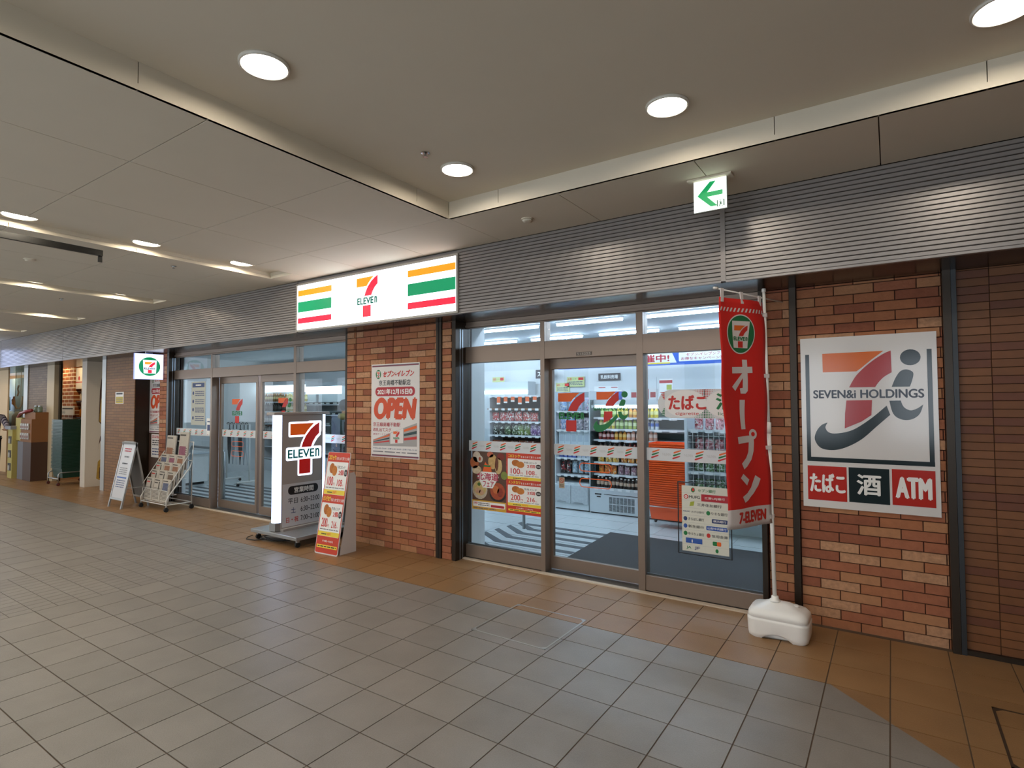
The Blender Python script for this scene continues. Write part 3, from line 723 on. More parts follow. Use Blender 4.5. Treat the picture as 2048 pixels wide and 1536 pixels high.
# white pillar and its skirting
pp = MB().box(-5.15, -4.30, 4.95, 5.72, 0, CZ).obj('wall_pillar', WPAINT, kind='structure', label='white pillar inside the shop behind the left fixed pane', cat='wall')
MB().box(-4.302, -4.296, 4.95, 5.724, 0, .08).obj('skirting', M('dark_grey_skirting', '#3A3C3E', .6), pp)
MB().box(-5.25, -3.69, 4.72, 4.95, 0, CZ).obj('wall_interior_pier', WPAINT, kind='structure', label='white inner face of the brick pier', cat='wall')
# ceiling tubes
TUBE = M('shop_tube_light', '#DCE8FF', .4, emit=L_STORE)
HOUS = M('white_lamp_housing', '#DDE2E6', .5)
txs = [-12.2, -11.03, -9.86, -8.69, -7.52, -6.35, -5.18-.08, -4.22, -3.03, -1.9]
xc = [-4.225+1.165*k for k in range(-6, 4)]
row = {6.24: 'near', 7.50: 'far', 5.10: 'front', 5.72: 'inner'}
n = 0
for y, rn in row.items():
    for k, x in enumerate(xc):
        if not CX0+.5 < x < CX1-.3 or (x < -6.6 and y > 6) or y == 5.72: continue  # left half keeps only the unseen front row, placed there to light it
        t = thing('tube_light', 'slim white ceiling tube, %s from the left in the %s row inside the shop' % (nth(k), rn), 'ceiling light', (x, y, CZ), 'shop ceiling tubes')
        MB().box(x-.45, x+.45, y-.03, y+.03, CZ-.02, CZ).obj('housing', HOUS, t)
        MB().tube([(x-.44, y, CZ-.034), (x+.44, y, CZ-.034)], .017, 10).obj('tube', TUBE, t, True)
# ================================================================== SIGNS ON THE FRONT
# ---- lit fascia sign
t = thing('fascia_sign', 'long lit white fascia sign with the shop emblem and orange, green and red stripes', 'sign', (-4.54, 4.045, 2.41))
sx0, sx1, sz0, sz1, syy = -5.764, -3.321, 2.412, 2.974, 4.045
SFR = M('sign_frame_aluminium', '#B5B0A8', .4, .6)
MB().box(sx0, sx1, syy+.012, YF+.02, sz0, sz1).obj('casing', SFR, t)
for b in ((sx0, sx1, sz0, sz0+.022), (sx0, sx1, sz1-.022, sz1), (sx0, sx0+.022, sz0+.022, sz1-.022), (sx1-.022, sx1, sz0+.022, sz1-.022)):
    MB().box(b[0], b[1], syy-.004, syy+.012, b[2], b[3]).obj('frame', SFR, t, bevel=.002)
lpn = MB().box(sx0+.022, sx1-.022, syy+.002, syy+.012, sz0+.022, sz1-.022).obj('lit_panel', E_WHITE, t)
pr = PR(lpn, (sx0, syy+.002, sz0), base=.001); W_ = sx1-sx0; H_ = sz1-sz0
for xa, xb in ((.035, .635), (W_-.645, W_-.03)):
    pr.rect('orange_stripe', E_OR, xa, H_*.735, xb, H_*.855); pr.rect('green_stripe', E_GR, xa, H_*.40, xb, H_*.615); pr.rect('red_stripe', E_RED, xa, H_*.165, xb, H_*.28)
emblem(pr, 1.045, .075, .425, 1.12, (E_OR, E_RED, M('lit_dark_green', '#0A6A5A', .4, emit=.6)), 0); pr.done()
# ---- projecting lit cube sign
def oval_logo(pr, cx, cy, w, h, mats, word, l=0, rim=None):
    g, wh, o, r, wg = mats
    if rim: pr.poly('oval_rim', rim, ell(cx, cy, w/2+.006*h/.2, h/2+.006*h/.2, 40), l)
    pr.poly('green_oval', g, ell(cx, cy, w/2, h/2, 40), l+1)
    pr.poly('cup_panel', wh, [(cx-w*.315, cy+h*.345), (cx+w*.33, cy+h*.345), (cx+w*.30, cy-h*.365), (cx-w*.27, cy-h*.365)], l+2)
    hh = h*.60
    f = lambda pts: [(cx-w*.225 + u*w*.70, cy-h*.345 + v*hh) for u, v in pts]
    pr.poly('emblem_bar', o, f(SEVEN_BAR), l+3); pr.poly('emblem_stroke', r, f(SEVEN_RED), l+3); pr.poly('emblem_stroke', r, f(SEVEN_STEM), l+3)
    eleven(pr, cx-w*.25, cy-h*.345+hh*.31, cx+w*.25, cy-h*.345+hh*.49, wg, l+3)
t = thing('projecting_sign', 'small lit square projecting sign with the emblem in a green oval', 'sign', (-9.87, 4.24, 1.975))
MB().box(-9.885, -9.842, 4.03, 4.45, 1.975, 2.385).obj('casing', M('projecting_sign_side', '#8E9CF0', .4, emit=.9), t, bevel=.004)
lpn = MB().box(-9.842, -9.838, 4.034, 4.446, 1.979, 2.381).obj('lit_panel', M('lit_panel_white', '#EAF0FF', .4, emit=1.15), t)
MB().box(-9.90, -9.87, 4.20, 4.30, 2.385, ZF).obj('bracket', SFR, t)
pr = PR(lpn, (-9.838, 4.03, 1.975), (0, 1, 0), (0, 0, 1), base=.001)
oval_logo(pr, .212, .205, .315, .30, (E_GR, MATS['lit_panel_white'], E_OR, E_RED, M('lit_navy_green', '#0A3A5A', .4, emit=.4)), True); pr.done()
t = thing('projecting_sign', 'bluish lit projecting sign of another shop cut by the left edge', 'sign', (-16.6, 4.0, 2.35))
MB().box(-16.68, -16.60, 3.45, 3.98, 2.35, 2.82).obj('casing', M('far_lit_sign', '#BFD2FF', .4, emit=3.0), t)
MB().box(-16.66, -16.62, 3.7, 3.74, 2.82, ZC).obj('bracket', SFR, t)
# ---- emergency exit arrow sign
t = thing('exit_sign', 'lit white exit sign with a big green left arrow under the ceiling', 'sign', (-.933, 3.66, 2.79))
MB().box(-1.036, -.829, 3.664, 3.684, 2.795, ZC-.012).obj('casing', M('exit_sign_casing', '#BFC4BE', .4), t, bevel=.002)
lpn = MB().box(-1.034, -.831, 3.660, 3.664, 2.797, ZC-.014).obj('lit_panel', M('exit_panel_lit', '#F2FFF6', .4, emit=1.3), t)
MB().box(-1.07, -.795, 3.63, 3.72, ZC-.012, ZC).obj('ceiling_plate', CEILM, t, bevel=.003)
E_EG = M('exit_green', '#0FA05A', .4, emit=.55); E_DG = M('exit_dark_green', '#0A5A3A', .4, emit=.25)
pr = PR(lpn, (-1.036, 3.660, 2.795)); k = .207
pr.poly('arrow', E_EG, [(k*.12, k*.51), (k*.50, k*.90), (k*.68, k*.90), (k*.42, k*.585), (k*.88, k*.585), (k*.88, k*.44), (k*.42, k*.44), (k*.72, k*.12), (k*.52, k*.12)], 0)
pr.rect('running_man_box', E_DG, k*.70, k*.08, k*.93, k*.28, 0); pr.rect('running_man_box', MATS['exit_panel_lit'], k*.735, k*.095, k*.895, k*.265, 1)
pr.poly('running_man', E_DG, [(k*.76, k*.10), (k*.80, k*.17), (k*.79, k*.20), (k*.75, k*.18), (k*.745, k*.195), (k*.80, k*.23), (k*.84, k*.21), (k*.87, k*.215), (k*.87, k*.20), (k*.84, k*.19), (k*.85, k*.15), (k*.88, k*.12), (k*.87, k*.11), (k*.83, k*.14), (k*.78, k*.095)], 2)
pr.poly('running_man', E_DG, ell(k*.825, k*.245, k*.016, k*.016, 10), 2); pr.done()

# ================================================================== POSTERS
def sheet(name, lb, x0, x1, z0, z1, y, mat=WHITE, cat='poster', th=.0015):
    t = thing(name, lb, cat, (x0, y, z0)); sh = MB().box(x0, x1, y-th, y, z0, z1).obj('sheet', mat, t)
    return t, PR(sh, (x0, y-th, z0))
PAPER = M('poster_paper', '#E2DCD7', .45)
def open_poster(x0, z0, y, lb):
    W, H = .735, 1.03
    t, p = sheet('opening_poster', lb, x0, x0+W, z0, z0+H, y, PAPER)
    for yy in (H-.030, .010):
        p.rect('border_line', M('print_purple_grey', '#6B5060', .5), .012, yy, W-.012, yy+.018)
        p.rect('border_line', DEEPRED, .012, yy+.004, W-.012, yy+.007, 1)
    oval_logo(p, .112, .917, .083, .10, (GREEN, PAPER, ORANGE, RED, GREEN), True)
    p.text('セブン-イレブン', .175, .885, .665, .955, RED, 1, .05, .25)
    p.text('京王高幡不動駅店', .12, .790, .605, .852, BLACK, 1, .015)
    p.poly('date_pill', DEEPRED, rrect(.065, .674, .67, .773, .045), 1); p.text('2021年12月15日', .095, .690, .575, .755, WHITE, 2, .045)
    p.poly('date_pill', WHITE, ell(.608, .722, .027, .030, 20), 2); p.text('水', .592, .704, .624, .740, DEEPRED, 3, .02)
    p.text('OPEN', .028, .415, .700, .660, M('print_orange_red', '#D24A16', .5), 1, .085, .12)
    p.text('京王線高幡不動駅', .032, .338, .455, .385, DEEPRED, 1, .015); p.text('改札出てスグ', .032, .282, .318, .322, DEEPRED, 1, .015); p.text('(京王アートマン横)', .032, .240, .300, .264, DEEPRED, 1, .005)
    sil = M('poster_photo_grey', '#A4A09C', .5)
    p.poly('photo', sil, [(.033, .12), (.70, .135), (.70, .385), (.033, .19)], 1)
    for k, (m, a) in enumerate(((ORANGE, .86), (DKGREEN, .62), (RED, .38))):
        for xa, xb in ((.036, .29), (.51, .697)):
            f = lambda x, q: (.13 + (x-.033)*.018) + ((.19 + (x-.033)*.292) - (.13+(x-.033)*.018)) * q
            p.poly('photo_stripe', m, [(xa, f(xa, a-.09)), (xb, f(xb, a-.09)), (xb, f(xb, a+.04)), (xa, f(xa, a+.04))], 2)
    p.poly('photo_panel', PAPER, [(.305, .15), (.50, .165), (.50, .325), (.305, .265)], 2); emblem(p, .35, .165, .125, 1.1, EM, 3)
    p.text('平日 6:30~23:00  土曜 6:30~22:00  日祝 7:00~21:00', .033, .088, .70, .106, NAVY, 1, .0); p.lines('small_print', GREYP, .033, .052, .70, .07, 1, 1, .6, 2)
    p.done()
open_poster(-4.866, .982, PY-.002, 'white opening poster with big orange lettering on the brick pier')
open_poster(-10.84, 1.085, 4.688, 'opening poster half hidden behind the narrow brick pilaster at the left')
t, p = sheet('notice_sheet', 'narrow white notice hung below the half-hidden opening poster', -10.75, -10.3, .66, 1.06, 4.688, PAPER)
p.lines('small_print', DEEPRED, .03, .33, .42, .38, 2, 1, .6, 31); p.lines('small_print', BLACK, .04, .2, .4, .31, 3, 1, .45, 1); p.lines('small_print', NAVY, .04, .03, .4, .17, 3, 1, .4, 4); p.done()
t, p = sheet('notice_sheet', 'small yellow and white notice on the brown tiled wall', -11.60, -11.27, 1.59, 1.80, 4.449, PAPER)
p.rect('yellow_field', M('notice_yellow', '#C9B446', .6), .02, .01, .31, .125); p.rect('dark_heading', BLACK, .04, .165, .29, .195); p.lines('small_print', GREYP, .04, .03, .29, .115, 3, 1, .4, 5); p.done()
# ---- big emblem poster on the right brick wall
GLOSSW = M('glossy_white_panel', '#DEDAD6', .16, coat=.3)
GDK = M('glossy_dark_green', '#16262A', .14); GRED = M('glossy_red', '#B8281E', .16); GOR = M('glossy_orange', '#DE6A12', .16); GCR = M('glossy_crimson', '#B02C30', .16)
yb = RY-.008
t = thing('emblem_poster', 'large glossy white poster with the seven-and-i emblem on the right brick wall', 'poster', (-.14, yb, .825))
shp = MB().box(-.541, .252, yb-.004, yb, .826, 2.030).obj('sheet', GLOSSW, t)
p = holdings(shp, (0, yb-.004, 0), 1.0, (GOR, GCR, GDK, M('print_slate', '#3A4250', .3)))
p.rect('bracket', GDK, -.511, 1.165, -.486, 1.913, 1); p.rect('bracket', GDK, .199, 1.165, .225, 1.916, 1); p.rect('bracket', GDK, -.511, 1.150, .226, 1.180, 2)
p.rect('red_box', GRED, -.510, .877, -.269, 1.118, 1); p.text('たばこ', -.498, .931, -.277, 1.069, WHITE, 2, .035)
p.rect('dark_box', GDK, -.257, .880, -.022, 1.119, 1); p.text('酒', -.211, .933, -.068, 1.076, WHITE, 2, .03)
p.rect('red_box', GRED, -.008, .884, .226, 1.122, 1); p.text('ATM', .010, .931, .208, 1.074, WHITE, 2, .05)
p.done()
# ---- croquette posters (also on the standing board)
CRO = M('croquette_photo', '#B5692A', .7, var=.35, vscale=60, bump=.4, bscale=90); PRED = M('poster_red_orange', '#C93A1C', .5, var=.12, vscale=3)
def croquette(p, W, H, y0=0.0, narrow=False):
    def block(ya, yb_, head, name, pr1, pr2, dot):
        h = yb_-ya; X = lambda q: W*q
        p.text(head, X(.06), ya+h*.86, X(.40), ya+h*.985, YELLOW, 1, .03); p.text('をまとめて買うとお得!', X(.41), ya+h*.865, X(.97), ya+h*.945, WHITE, 1, .01)
        p.poly('white_panel', WHITE, rrect(X(.045), ya+h*.02, X(.955), ya+h*.82, W*.02), 1)
        p.rect('yellow_strip', YELLOW, X(.045), ya+h*.025, X(.955), ya+h*.135, 2); p.lines('small_print', BLACK, X(.2), ya+h*.055, X(.42), ya+h*.09, 1, 3, .8, 7)
        p.text('200円' if pr1 == '100' else '400円', X(.44), ya+h*.045, X(.60), ya+h*.115, ORANGE, 3, .015)
        p.poly('food_picture', CRO, ell(X(.27), ya+h*.66, X(.11), h*.125, 20), 2); p.poly('food_picture', M('croquette_photo_b', '#C47A34', .7, var=.3, vscale=70), ell(X(.40), ya+h*.60, X(.11), h*.125, 20), 3)
        p.text(name, X(.50), ya+h*.655, X(.85), ya+h*.735, BLACK, 2, .01); p.text('2個', X(.58), ya+h*.50, X(.80), ya+h*.63, RED, 2, .03)
        p.poly('price_dot', M('print_dark_brown', '#2A1A18', .5), ell(X(.89), ya+h*.565, X(.07), h*.085, 18), 2); p.lines('small_print', WHITE, X(.84), ya+h*.53, X(.94), ya+h*.60, 3, 3, .35, 8)
        p.text(pr1, X(.13), ya+h*.235, X(.39), ya+h*.455, RED, 2, .02); p.text('円', X(.40), ya+h*.24, X(.47), ya+h*.31, RED, 2, .01)
        p.text(pr2, X(.57), ya+h*.235, X(.79), ya+h*.40, RED, 2, .02); p.text('円', X(.80), ya+h*.24, X(.85), ya+h*.28, RED, 2, .01)
        p.lines('small_print', GREYP, X(.1), ya+h*.17, X(.9), ya+h*.20, 1, 2, .7, 9)
    top = H*.985
    block(y0+H*.555 if not narrow else y0+H*.575, y0+top, 'コロッケ', '牛肉コロッケ', '100', '108', 1)
    block(y0+H*.12 if not narrow else y0+H*.165, y0+H*.55 if not narrow else y0+H*.572, 'メンチカツ', '牛肉メンチ', '200', '216', 1)
    q = .0 if not narrow else .03
    p.text('1/14(金)~1/18(火)', W*.28, y0+H*(.085+q), W*.74, y0+H*(.110+q), WHITE, 1, .015); p.rect('yellow_strip', YELLOW, W*.06, y0+H*(.045+q*.5), W*.94, y0+H*(.075+q*.5), 1); p.lines('small_print', BLACK, W*.1, y0+H*(.053+q*.5), W*.9, y0+H*(.067+q*.5), 1, 2, .7, 3)
t, p = sheet('croquette_poster', 'red croquette price poster on the left fixed pane of the right entrance', -3.158, -2.742, .50, 1.086, 4.594, PRED)
croquette(p, .416, .586); p.done()
# ---- food fair poster
t, p = sheet('food_fair_poster', 'food fair poster with dishes and pink lettering on the left fixed pane', -3.582, -3.160, .498, 1.085, 4.594, M('poster_dark_brown', '#5A3C28', .5, var=.4, vscale=12))
W, H = .422, .587
fd = lambda n, c: M('food_' + n, c, .6, var=.3, vscale=40)
p.rect('yellow_footer', M('poster_amber', '#D0A032', .5), 0, 0, W, .095, 0)
p.poly('footer_panel', WHITE, rrect(.012, .03, W-.012, .082, .006), 1); p.text('北海道', .02, .055, .07, .076, RED, 2, .02); p.lines('small_print', BLACK, .08, .038, .22, .075, 2, 2, .4, 3); p.poly('footer_pill', DEEPRED, rrect(.235, .036, .40, .060, .011), 2); p.lines('small_print', NAVY, .02, .010, .3, .02, 1, 1, .6, 5)
for cx, cy, rx, ry, m, l in ((.06, .53, .05, .055, fd('rice', '#D2C2AE'), 1), (.03, .47, .055, .06, fd('shrimp', '#B8683C'), 1), (.10, .51, .038, .036, fd('rice2', '#D8CCBC'), 2), (.10, .51, .014, .02, fd('salmon', '#B8502C'), 3), (.06, .40, .06, .042, fd('bun', '#C9AE8A'), 1), (.055, .385, .05, .028, fd('bun_top', '#D8C4A4'), 2),
                             (.26, .49, .055, .075, fd('loaf', '#C8A468'), 1), (.33, .45, .045, .08, fd('loaf2', '#CDB07A'), 1), (.31, .47, .02, .07, fd('filling', '#6A3A22'), 2), (.36, .545, .045, .035, fd('sauce', '#7A2A20'), 1), (.40, .36, .04, .04, fd('sprout', '#7E8A3E'), 1),
                             (.10, .20, .095, .095, fd('bowl', '#BFB09A'), 1), (.10, .215, .08, .075, fd('noodles', '#C9B070'), 2), (.075, .19, .035, .03, fd('pork', '#C49A7A'), 3), (.12, .175, .03, .028, fd('pork', '#C49A7A'), 3), (.09, .255, .02, .018, fd('leek', '#4E6A2A'), 3),
                             (.32, .17, .10, .075, fd('pan', '#231A16'), 1), (.32, .20, .09, .085, fd('meat', '#A84A26'), 2), (.30, .215, .04, .04, fd('meat2', '#C06A38'), 3), (.35, .19, .035, .045, fd('meat3', '#8A3420'), 3), (.23, .56, .04, .03, fd('prawn', '#C4694A'), 1)):
    p.poly('food_picture', m, ell(cx, cy, rx, ry, 18), l)
p.poly('title_panel', WHITE, [(.07, .335), (.12, .385), (.30, .385), (.335, .34), (.26, .225), (.14, .225)], 4)
p.poly('title_island', ORANGE, [(.135, .385), (.155, .445), (.17, .485), (.19, .46), (.24, .45), (.25, .385)], 5); p.rect('title_island', GREEN, .15, .435, .235, .452, 6)
p.text('北海道', .062, .30, .335, .375, M('print_pink_red', '#B8304E', .5), 6, .035); p.text('フェア', .14, .235, .275, .292, MATS['print_pink_red'], 6, .035); p.done()
# ---- tobacco / liquor oval panel on the right pane
t = thing('oval_panel', 'white double-oval panel with red and green lettering on the right fixed pane', 'sign', (-1.2, 4.594, 1.44))
def dbl(e=0): return [(-1.502+e*0, 1.446+e)] 
pts = [q for q in ell(-1.503, 1.562, .117-0, .117, 14, 90, 270)] + [q for q in ell(-.955, 1.562, .117, .117, 14, -90, 90)]
bdo = MB().prism(pts, 4.592, 4.595, 1).obj('board', M('oval_board', '#DEE0DE', .4), t)
p = PR(bdo, (0, 4.592, 0))
def halftone(cx, cy, sx, sy, mat, n=7):
    for a in range(n):
        for b in range(n-a):
            r = .0055*(1-a*.09); p.poly('halftone_dots', mat, ell(cx+sx*(a*.013), cy+sy*(b*.013), r, r, 6), 1)
for cx in (-1.228,):
    halftone(cx-.01, 1.672, -1, -1, RED); halftone(cx-.01, 1.672, 1, -1, RED); halftone(cx-.01, 1.452, -1, 1, GREEN); halftone(cx-.01, 1.452, 1, 1, GREEN)
halftone(-1.565, 1.655, -.6, -1, RED, 5); halftone(-1.565, 1.469, -.6, 1, GREEN, 5)
p.poly('oval_field', WHITE, ell(-1.390, 1.562, .170, .112, 36), 2); p.poly('oval_field', WHITE, ell(-1.060, 1.562, .165, .112, 36), 2.4)
p.text('たばこ', -1.53, 1.512, -1.222, 1.634, RED, 3, .045); p.text('cigarette', -1.470, 1.463, -1.283, 1.496, RED, 3, .01)
p.text('酒', -1.150, 1.512, -.985, 1.645, GREEN, 3, .045); p.text('liquor', -1.133, 1.463, -1.0, 1.496, GREEN, 3, .01); p.done()
# ---- bank list panel
t = thing('bank_panel', 'clear panel listing bank names on the right fixed pane behind the red flag', 'sign', (-1.25, 4.594, .355))
x0, x1, z0, z1 = -1.462, -1.042, .355, .931
for b in ((x0, x1, z0, z0+.007), (x0, x1, z1-.007, z1), (x0, x0+.007, z0, z1), (x1-.007, x1, z0, z1)): MB().box(b[0], b[1], 4.585, 4.593, b[2], b[3]).obj('frame', BPLAST, t)
bsh = MB().box(-1.428, -1.066, 4.588, 4.590, .380, .902).obj('sheet', M('bank_sheet', '#DADACB', .5), t)
p = PR(bsh, (-1.428, 4.588, .380)); W, H = .362, .522
rows = [1.0, .885, .765, .645, .545, .445, .35, .26, .14, .0]
rows = [1 - .112*k for k in range(10)]; rows[-1] = 0
for r in rows[1:-1]: p.rect('rule', LGREY, 0, H*r-.0008, W, H*r+.0008)
p.rect('rule', LGREY, W*.495, 0, W*.497, H*rows[3])
def cell(c, r): return (W*.5*c, H*rows[r+1], W*.5*(c+1), H*rows[r])
p.poly('bank_mark', GREEN, ell(W*.25, H*.94, .016, .020, 14), 1); p.poly('bank_mark', RED, ell(W*.255, H*.945, .010, .013, 12), 2); p.text('セブン銀行', W*.36, H*.915, W*.74, H*.965, GREEN, 1, .015)
p.poly('bank_mark', RED, ell(W*.095, H*.832, .018, .018, 16), 1); p.poly('bank_mark', WHITE, ell(W*.095, H*.832, .011, .011, 14), 2); p.poly('bank_mark', RED, ell(W*.095, H*.832, .005, .005, 10), 3); p.text('MUFG', W*.16, H*.81, W*.40, H*.855, BLACK, 1, .02)
p.rect('red_box', DEEPRED, W*.43, H*.78, W, H*.885, 1); p.text('三菱UFJ銀行', W*.50, H*.81, W*.93, H*.85, WHITE, 2, .01)
p.poly('bank_mark', OLIVE, [(W*.17, H*.69), (W*.19, H*.755), (W*.28, H*.77), (W*.26, H*.70)], 1); p.text('三井住友銀行', W*.34, H*.70, W*.86, H*.745, BLACK, 1, .012)
names = {(0, 3): 'みずほ銀行', (1, 3): 'りそな銀行', (0, 4): 'きらぼし銀行', (1, 4): '横浜銀行', (0, 5): '新生銀行', (1, 5): '山梨中央銀行', (0, 6): 'ゆうちょ銀行', (1, 6): '信用金庫'}
cm = {(0, 3): NAVY, (1, 3): GREEN, (0, 4): NAVY, (1, 4): NAVY, (0, 5): BLUEP, (1, 5): BLUEP, (0, 6): GREEN, (1, 6): RED}
for (c, r), nme in names.items():
    a = cell(c, r); w, h = a[2]-a[0], a[3]-a[1]
    if (c, r) in ((1, 4), (1, 5)):
        p.poly('blue_pill', cm[(c, r)], rrect(a[0]+w*(.3 if r == 4 else .06), a[1]+h*.22, a[0]+w*.96, a[1]+h*.78, h*.1), 1); p.text(nme, a[0]+w*(.36 if r == 4 else .12), a[1]+h*.36, a[0]+w*.9, a[1]+h*.66, WHITE, 2, .01)
    elif (c, r) == (0, 3): p.text('MIZUHO', a[0]+w*.05, a[1]+h*.4, a[0]+w*.36, a[1]+h*.6, NAVY, 1, .015); p.text(nme, a[0]+w*.42, a[1]+h*.34, a[0]+w*.97, a[1]+h*.64, BLACK, 1, .0)
    else: p.poly('bank_mark', cm[(c, r)], ell(a[0]+w*.15, a[1]+h*.5, w*.085, h*.3, 14), 1); p.text(nme, a[0]+w*.28, a[1]+h*.3, a[0]+w*.96, a[1]+h*.7, BLACK, 1, .008)
a = cell(0, 7); p.rect('blue_box', BLUEP, a[0]+W*.08, a[1]+.012, a[2]-W*.06, a[3]-.006, 1); p.poly('bank_mark', WHITE, ell(W*.22, (a[1]+a[3])/2, .005, .014, 8), 2)
a = cell(1, 7); p.poly('bank_mark', GREEN, rrect(a[0]+W*.16, a[1]+.014, a[0]+W*.26, a[3]-.012, .008), 1); p.poly('bank_mark', ORANGE, rrect(a[0]+W*.25, a[1]+.014, a[0]+W*.34, a[3]-.012, .008), 2)
p.text('JA', W*.09, H*.03, W*.2, H*.08, GREEN, 1, .02); p.text('JF', W*.27, H*.03, W*.39, H*.085, NAVY, 1, .02); p.poly('bank_mark', GREEN, ell(W*.75, H*.055, .012, .016, 12), 1); p.done()
for cx in (x0+.012, x1-.012):
    for cz in (z0-.006, z1+.006): MB().lathe([(.006, 0), (.009, .004)], (0, 0, 0), 10)
# ---- notices on the left entrance
t, p = sheet('notice_sheet', 'tall pale notice with a blue heading on the far left pane', -9.22, -8.80, 1.25, 1.93, 4.594, M('notice_paper', '#BFBFB2', .6))
p.rect('heading', NAVY, .03, .59, .39, .66); p.lines('small_print', WHITE, .13, .61, .29, .64, 1, 1, .7, 32)
for k in range(4): p.poly('pictogram', NAVY, ell(.06, .5-.13*k, .025, .03, 10), 1); p.lines('small_print', NAVY, .12, .45-.13*k, .39, .54-.13*k, 3, 1, .4, k)
p.done()
t, p = sheet('notice_sheet', 'small white notice with a dark picture beside the left sliding leaf', -8.75, -8.60, 1.11, 1.36, 4.594, WHITE)
p.rect('picture', NAVY, .02, .06, .13, .15); p.rect('heading', NAVY, .02, .19, .13, .205); p.done()
# ================================================================== THINGS ON THE CONCOURSE FLOOR
# ---- lit standing sign (turned across the front, facing right)
t = thing('standing_sign', 'grey standing sign with lit tubes, emblem and opening hours on a wheeled base', 'sign', (-5.8, 4.18, 0))
SGREY = M('silver_grey_panel', '#A59C96', .5, .0); SLITE = M('light_grey_panel', '#CDCBCD', .4, .0); SILV = M('silver_base', '#A6A6A4', .35, .7)
fx = -5.80; ya, yb2, zb, zt = 3.905, 4.465, .15, 1.465
MB().box(-5.93, fx-.002, ya, yb2, zb, zt-.02).obj('body', SGREY, t, bevel=.004)
MB().box(-5.945, fx+.006, 3.80, 4.56, zt-.02, zt+.012).obj('top_cap', SGREY, t, bevel=.006)
for yy, sgn in ((ya, -1), (yb2, 1)):
    pts = [(-5.865 + .062*math.cos(a), yy + sgn*.07*math.sin(a)) for a in [math.pi*k/12 for k in range(13)]]
    MB().prism(pts, zb+.07, zt-.022, 2).obj('lit_tube', E_TUBE, t, True)
    MB().box(-5.92, -5.81, min(yy, yy+sgn*.07), max(yy, yy+sgn*.07), zb-.02, zb+.07).obj('tube_socket', SILV, t)
MB().hexa([(-6.235, 3.80, .085), (-5.37, 3.80, .085), (-5.37, 4.52, .085), (-6.235, 4.52, .085)], [(-6.235, 3.80, .125), (-5.37, 3.80, .125), (-5.37, 4.52, .125), (-6.235, 4.52, .125)]).obj('base_plate', SILV, t, bevel=.005)
MB().box(-6.0, -5.75, 3.9, 4.47, .125, .15).obj('base_block', SGREY, t)
for cx, cy in ((-6.17, 3.86), (-5.43, 3.86), (-5.43, 4.46), (-6.17, 4.46)):
    MB().cbox((cx, cy, .07), (.03, .03, .03)).obj('caster_bracket', SILV, t)
    MB().prism([(cy+.03*math.cos(2*math.pi*k/16), .031+.03*math.sin(2*math.pi*k/16)) for k in range(16)], cx-.012, cx+.012, 0).obj('caster', RUBBER, t)
pr = PR(t, (fx-.002, ya, zb), (0, 1, 0), (0, 0, 1), base=.002); W, H = yb2-ya, zt-zb-.02
GW = M('lit_outline', '#DCE8FF', .4, emit=1.6)
pr.rect('hours_panel', SLITE, .012, .01, W-.012, H*.385, 0)
# emblem with glowing outline
ex, ey, eh, wf = .105, .60, .60, 1.0
f = lambda pts: [(ex + u*eh*.98, ey + v*eh) for u, v in pts]
gl = .022
for _n, q in enumerate((rrect(ex-gl, ey+.764*eh-gl, ex+.56*eh, ey+.986*eh+gl, .02), rrect(ex+.40*eh, ey+.79*eh, ex+.68*eh+gl, ey+1.0*eh+gl, .02),
          [(ex+u*eh*.98+a, ey+v*eh+b) for (u, v), (a, b) in zip(SEVEN_RED, [(-gl,-.01),(-gl,0),(-gl,0),(-gl,gl),(-gl,gl),(gl,gl),(gl,-gl),(gl,-gl),(gl,-gl),(gl,-.01)])],
          rrect(ex-gl-.03, ey+.31*eh-gl, ex+.665*eh+gl+.012, ey+.49*eh+gl, .02), rrect(ex+.208*eh-gl, ey-gl, ex+.47*eh+gl, ey+.31*eh, .02))):
    pr.poly('lit_outline', GW, q, 1+.1*_n)
ELO = M('sign_orange', '#E05A14', .4, emit=.25); ELR = M('sign_red', '#C01E1A', .4, emit=.2); ELG = M('sign_teal', '#0E6A66', .4, emit=.2)
pr.poly('emblem_bar', ELO, f(SEVEN_BAR), 2); pr.poly('emblem_stroke', ELR, f(SEVEN_RED), 2); pr.poly('emblem_stroke', ELR, f(SEVEN_STEM), 2)
eleven(pr, ex-.03, ey+.315*eh, ex+.672*eh, ey+.485*eh, ELG, 2, .04)
pr.poly('hours_pill', BLACK, rrect(.085, H*.285, W-.065, H*.362, .045), 1); pr.text('営業時間', .165, H*.298, W-.13, H*.350, WHITE, 2, .025)
for k, (dd, hh_, m) in enumerate((('平日', '6:30~23:00', BLACK), ('土', '6:30~22:00', NAVY), ('日・祝', '7:00~21:00', RED))):
    y0 = H*(.205-.082*k); yh = H*.048
    xa = (.085, .125, .065)[k]; xb = (.215, .19, .225)[k]
    pr.text(dd, xa, y0, xb, y0+yh, m, 1, .015); pr.text(hh_, .255, y0+.002, W-.045, y0+yh-.002, BLACK, 1, .012)
pr.done()
# cable of the sign
t = thing('power_cable', 'black power cable coiled under the standing sign', 'cable', (-6.2, 3.9, 0))
pts = []
for k in range(40):
    a = k*.32; pts.append((-6.02 + .22*math.cos(a) + .004*k, 3.93 + .09*math.sin(a), .008 + .0009*k))
MB().tube(pts, .006, 6).obj('coil', RUBBER, t, True)
MB().tube([(-6.28, 3.86, .03), (-6.33, 3.82, .008), (-6.25, 3.76, .008), (-6.12, 3.78, .008), (-6.0, 3.86, .02)], .005, 6).obj('loose_end', RUBBER, t, True)
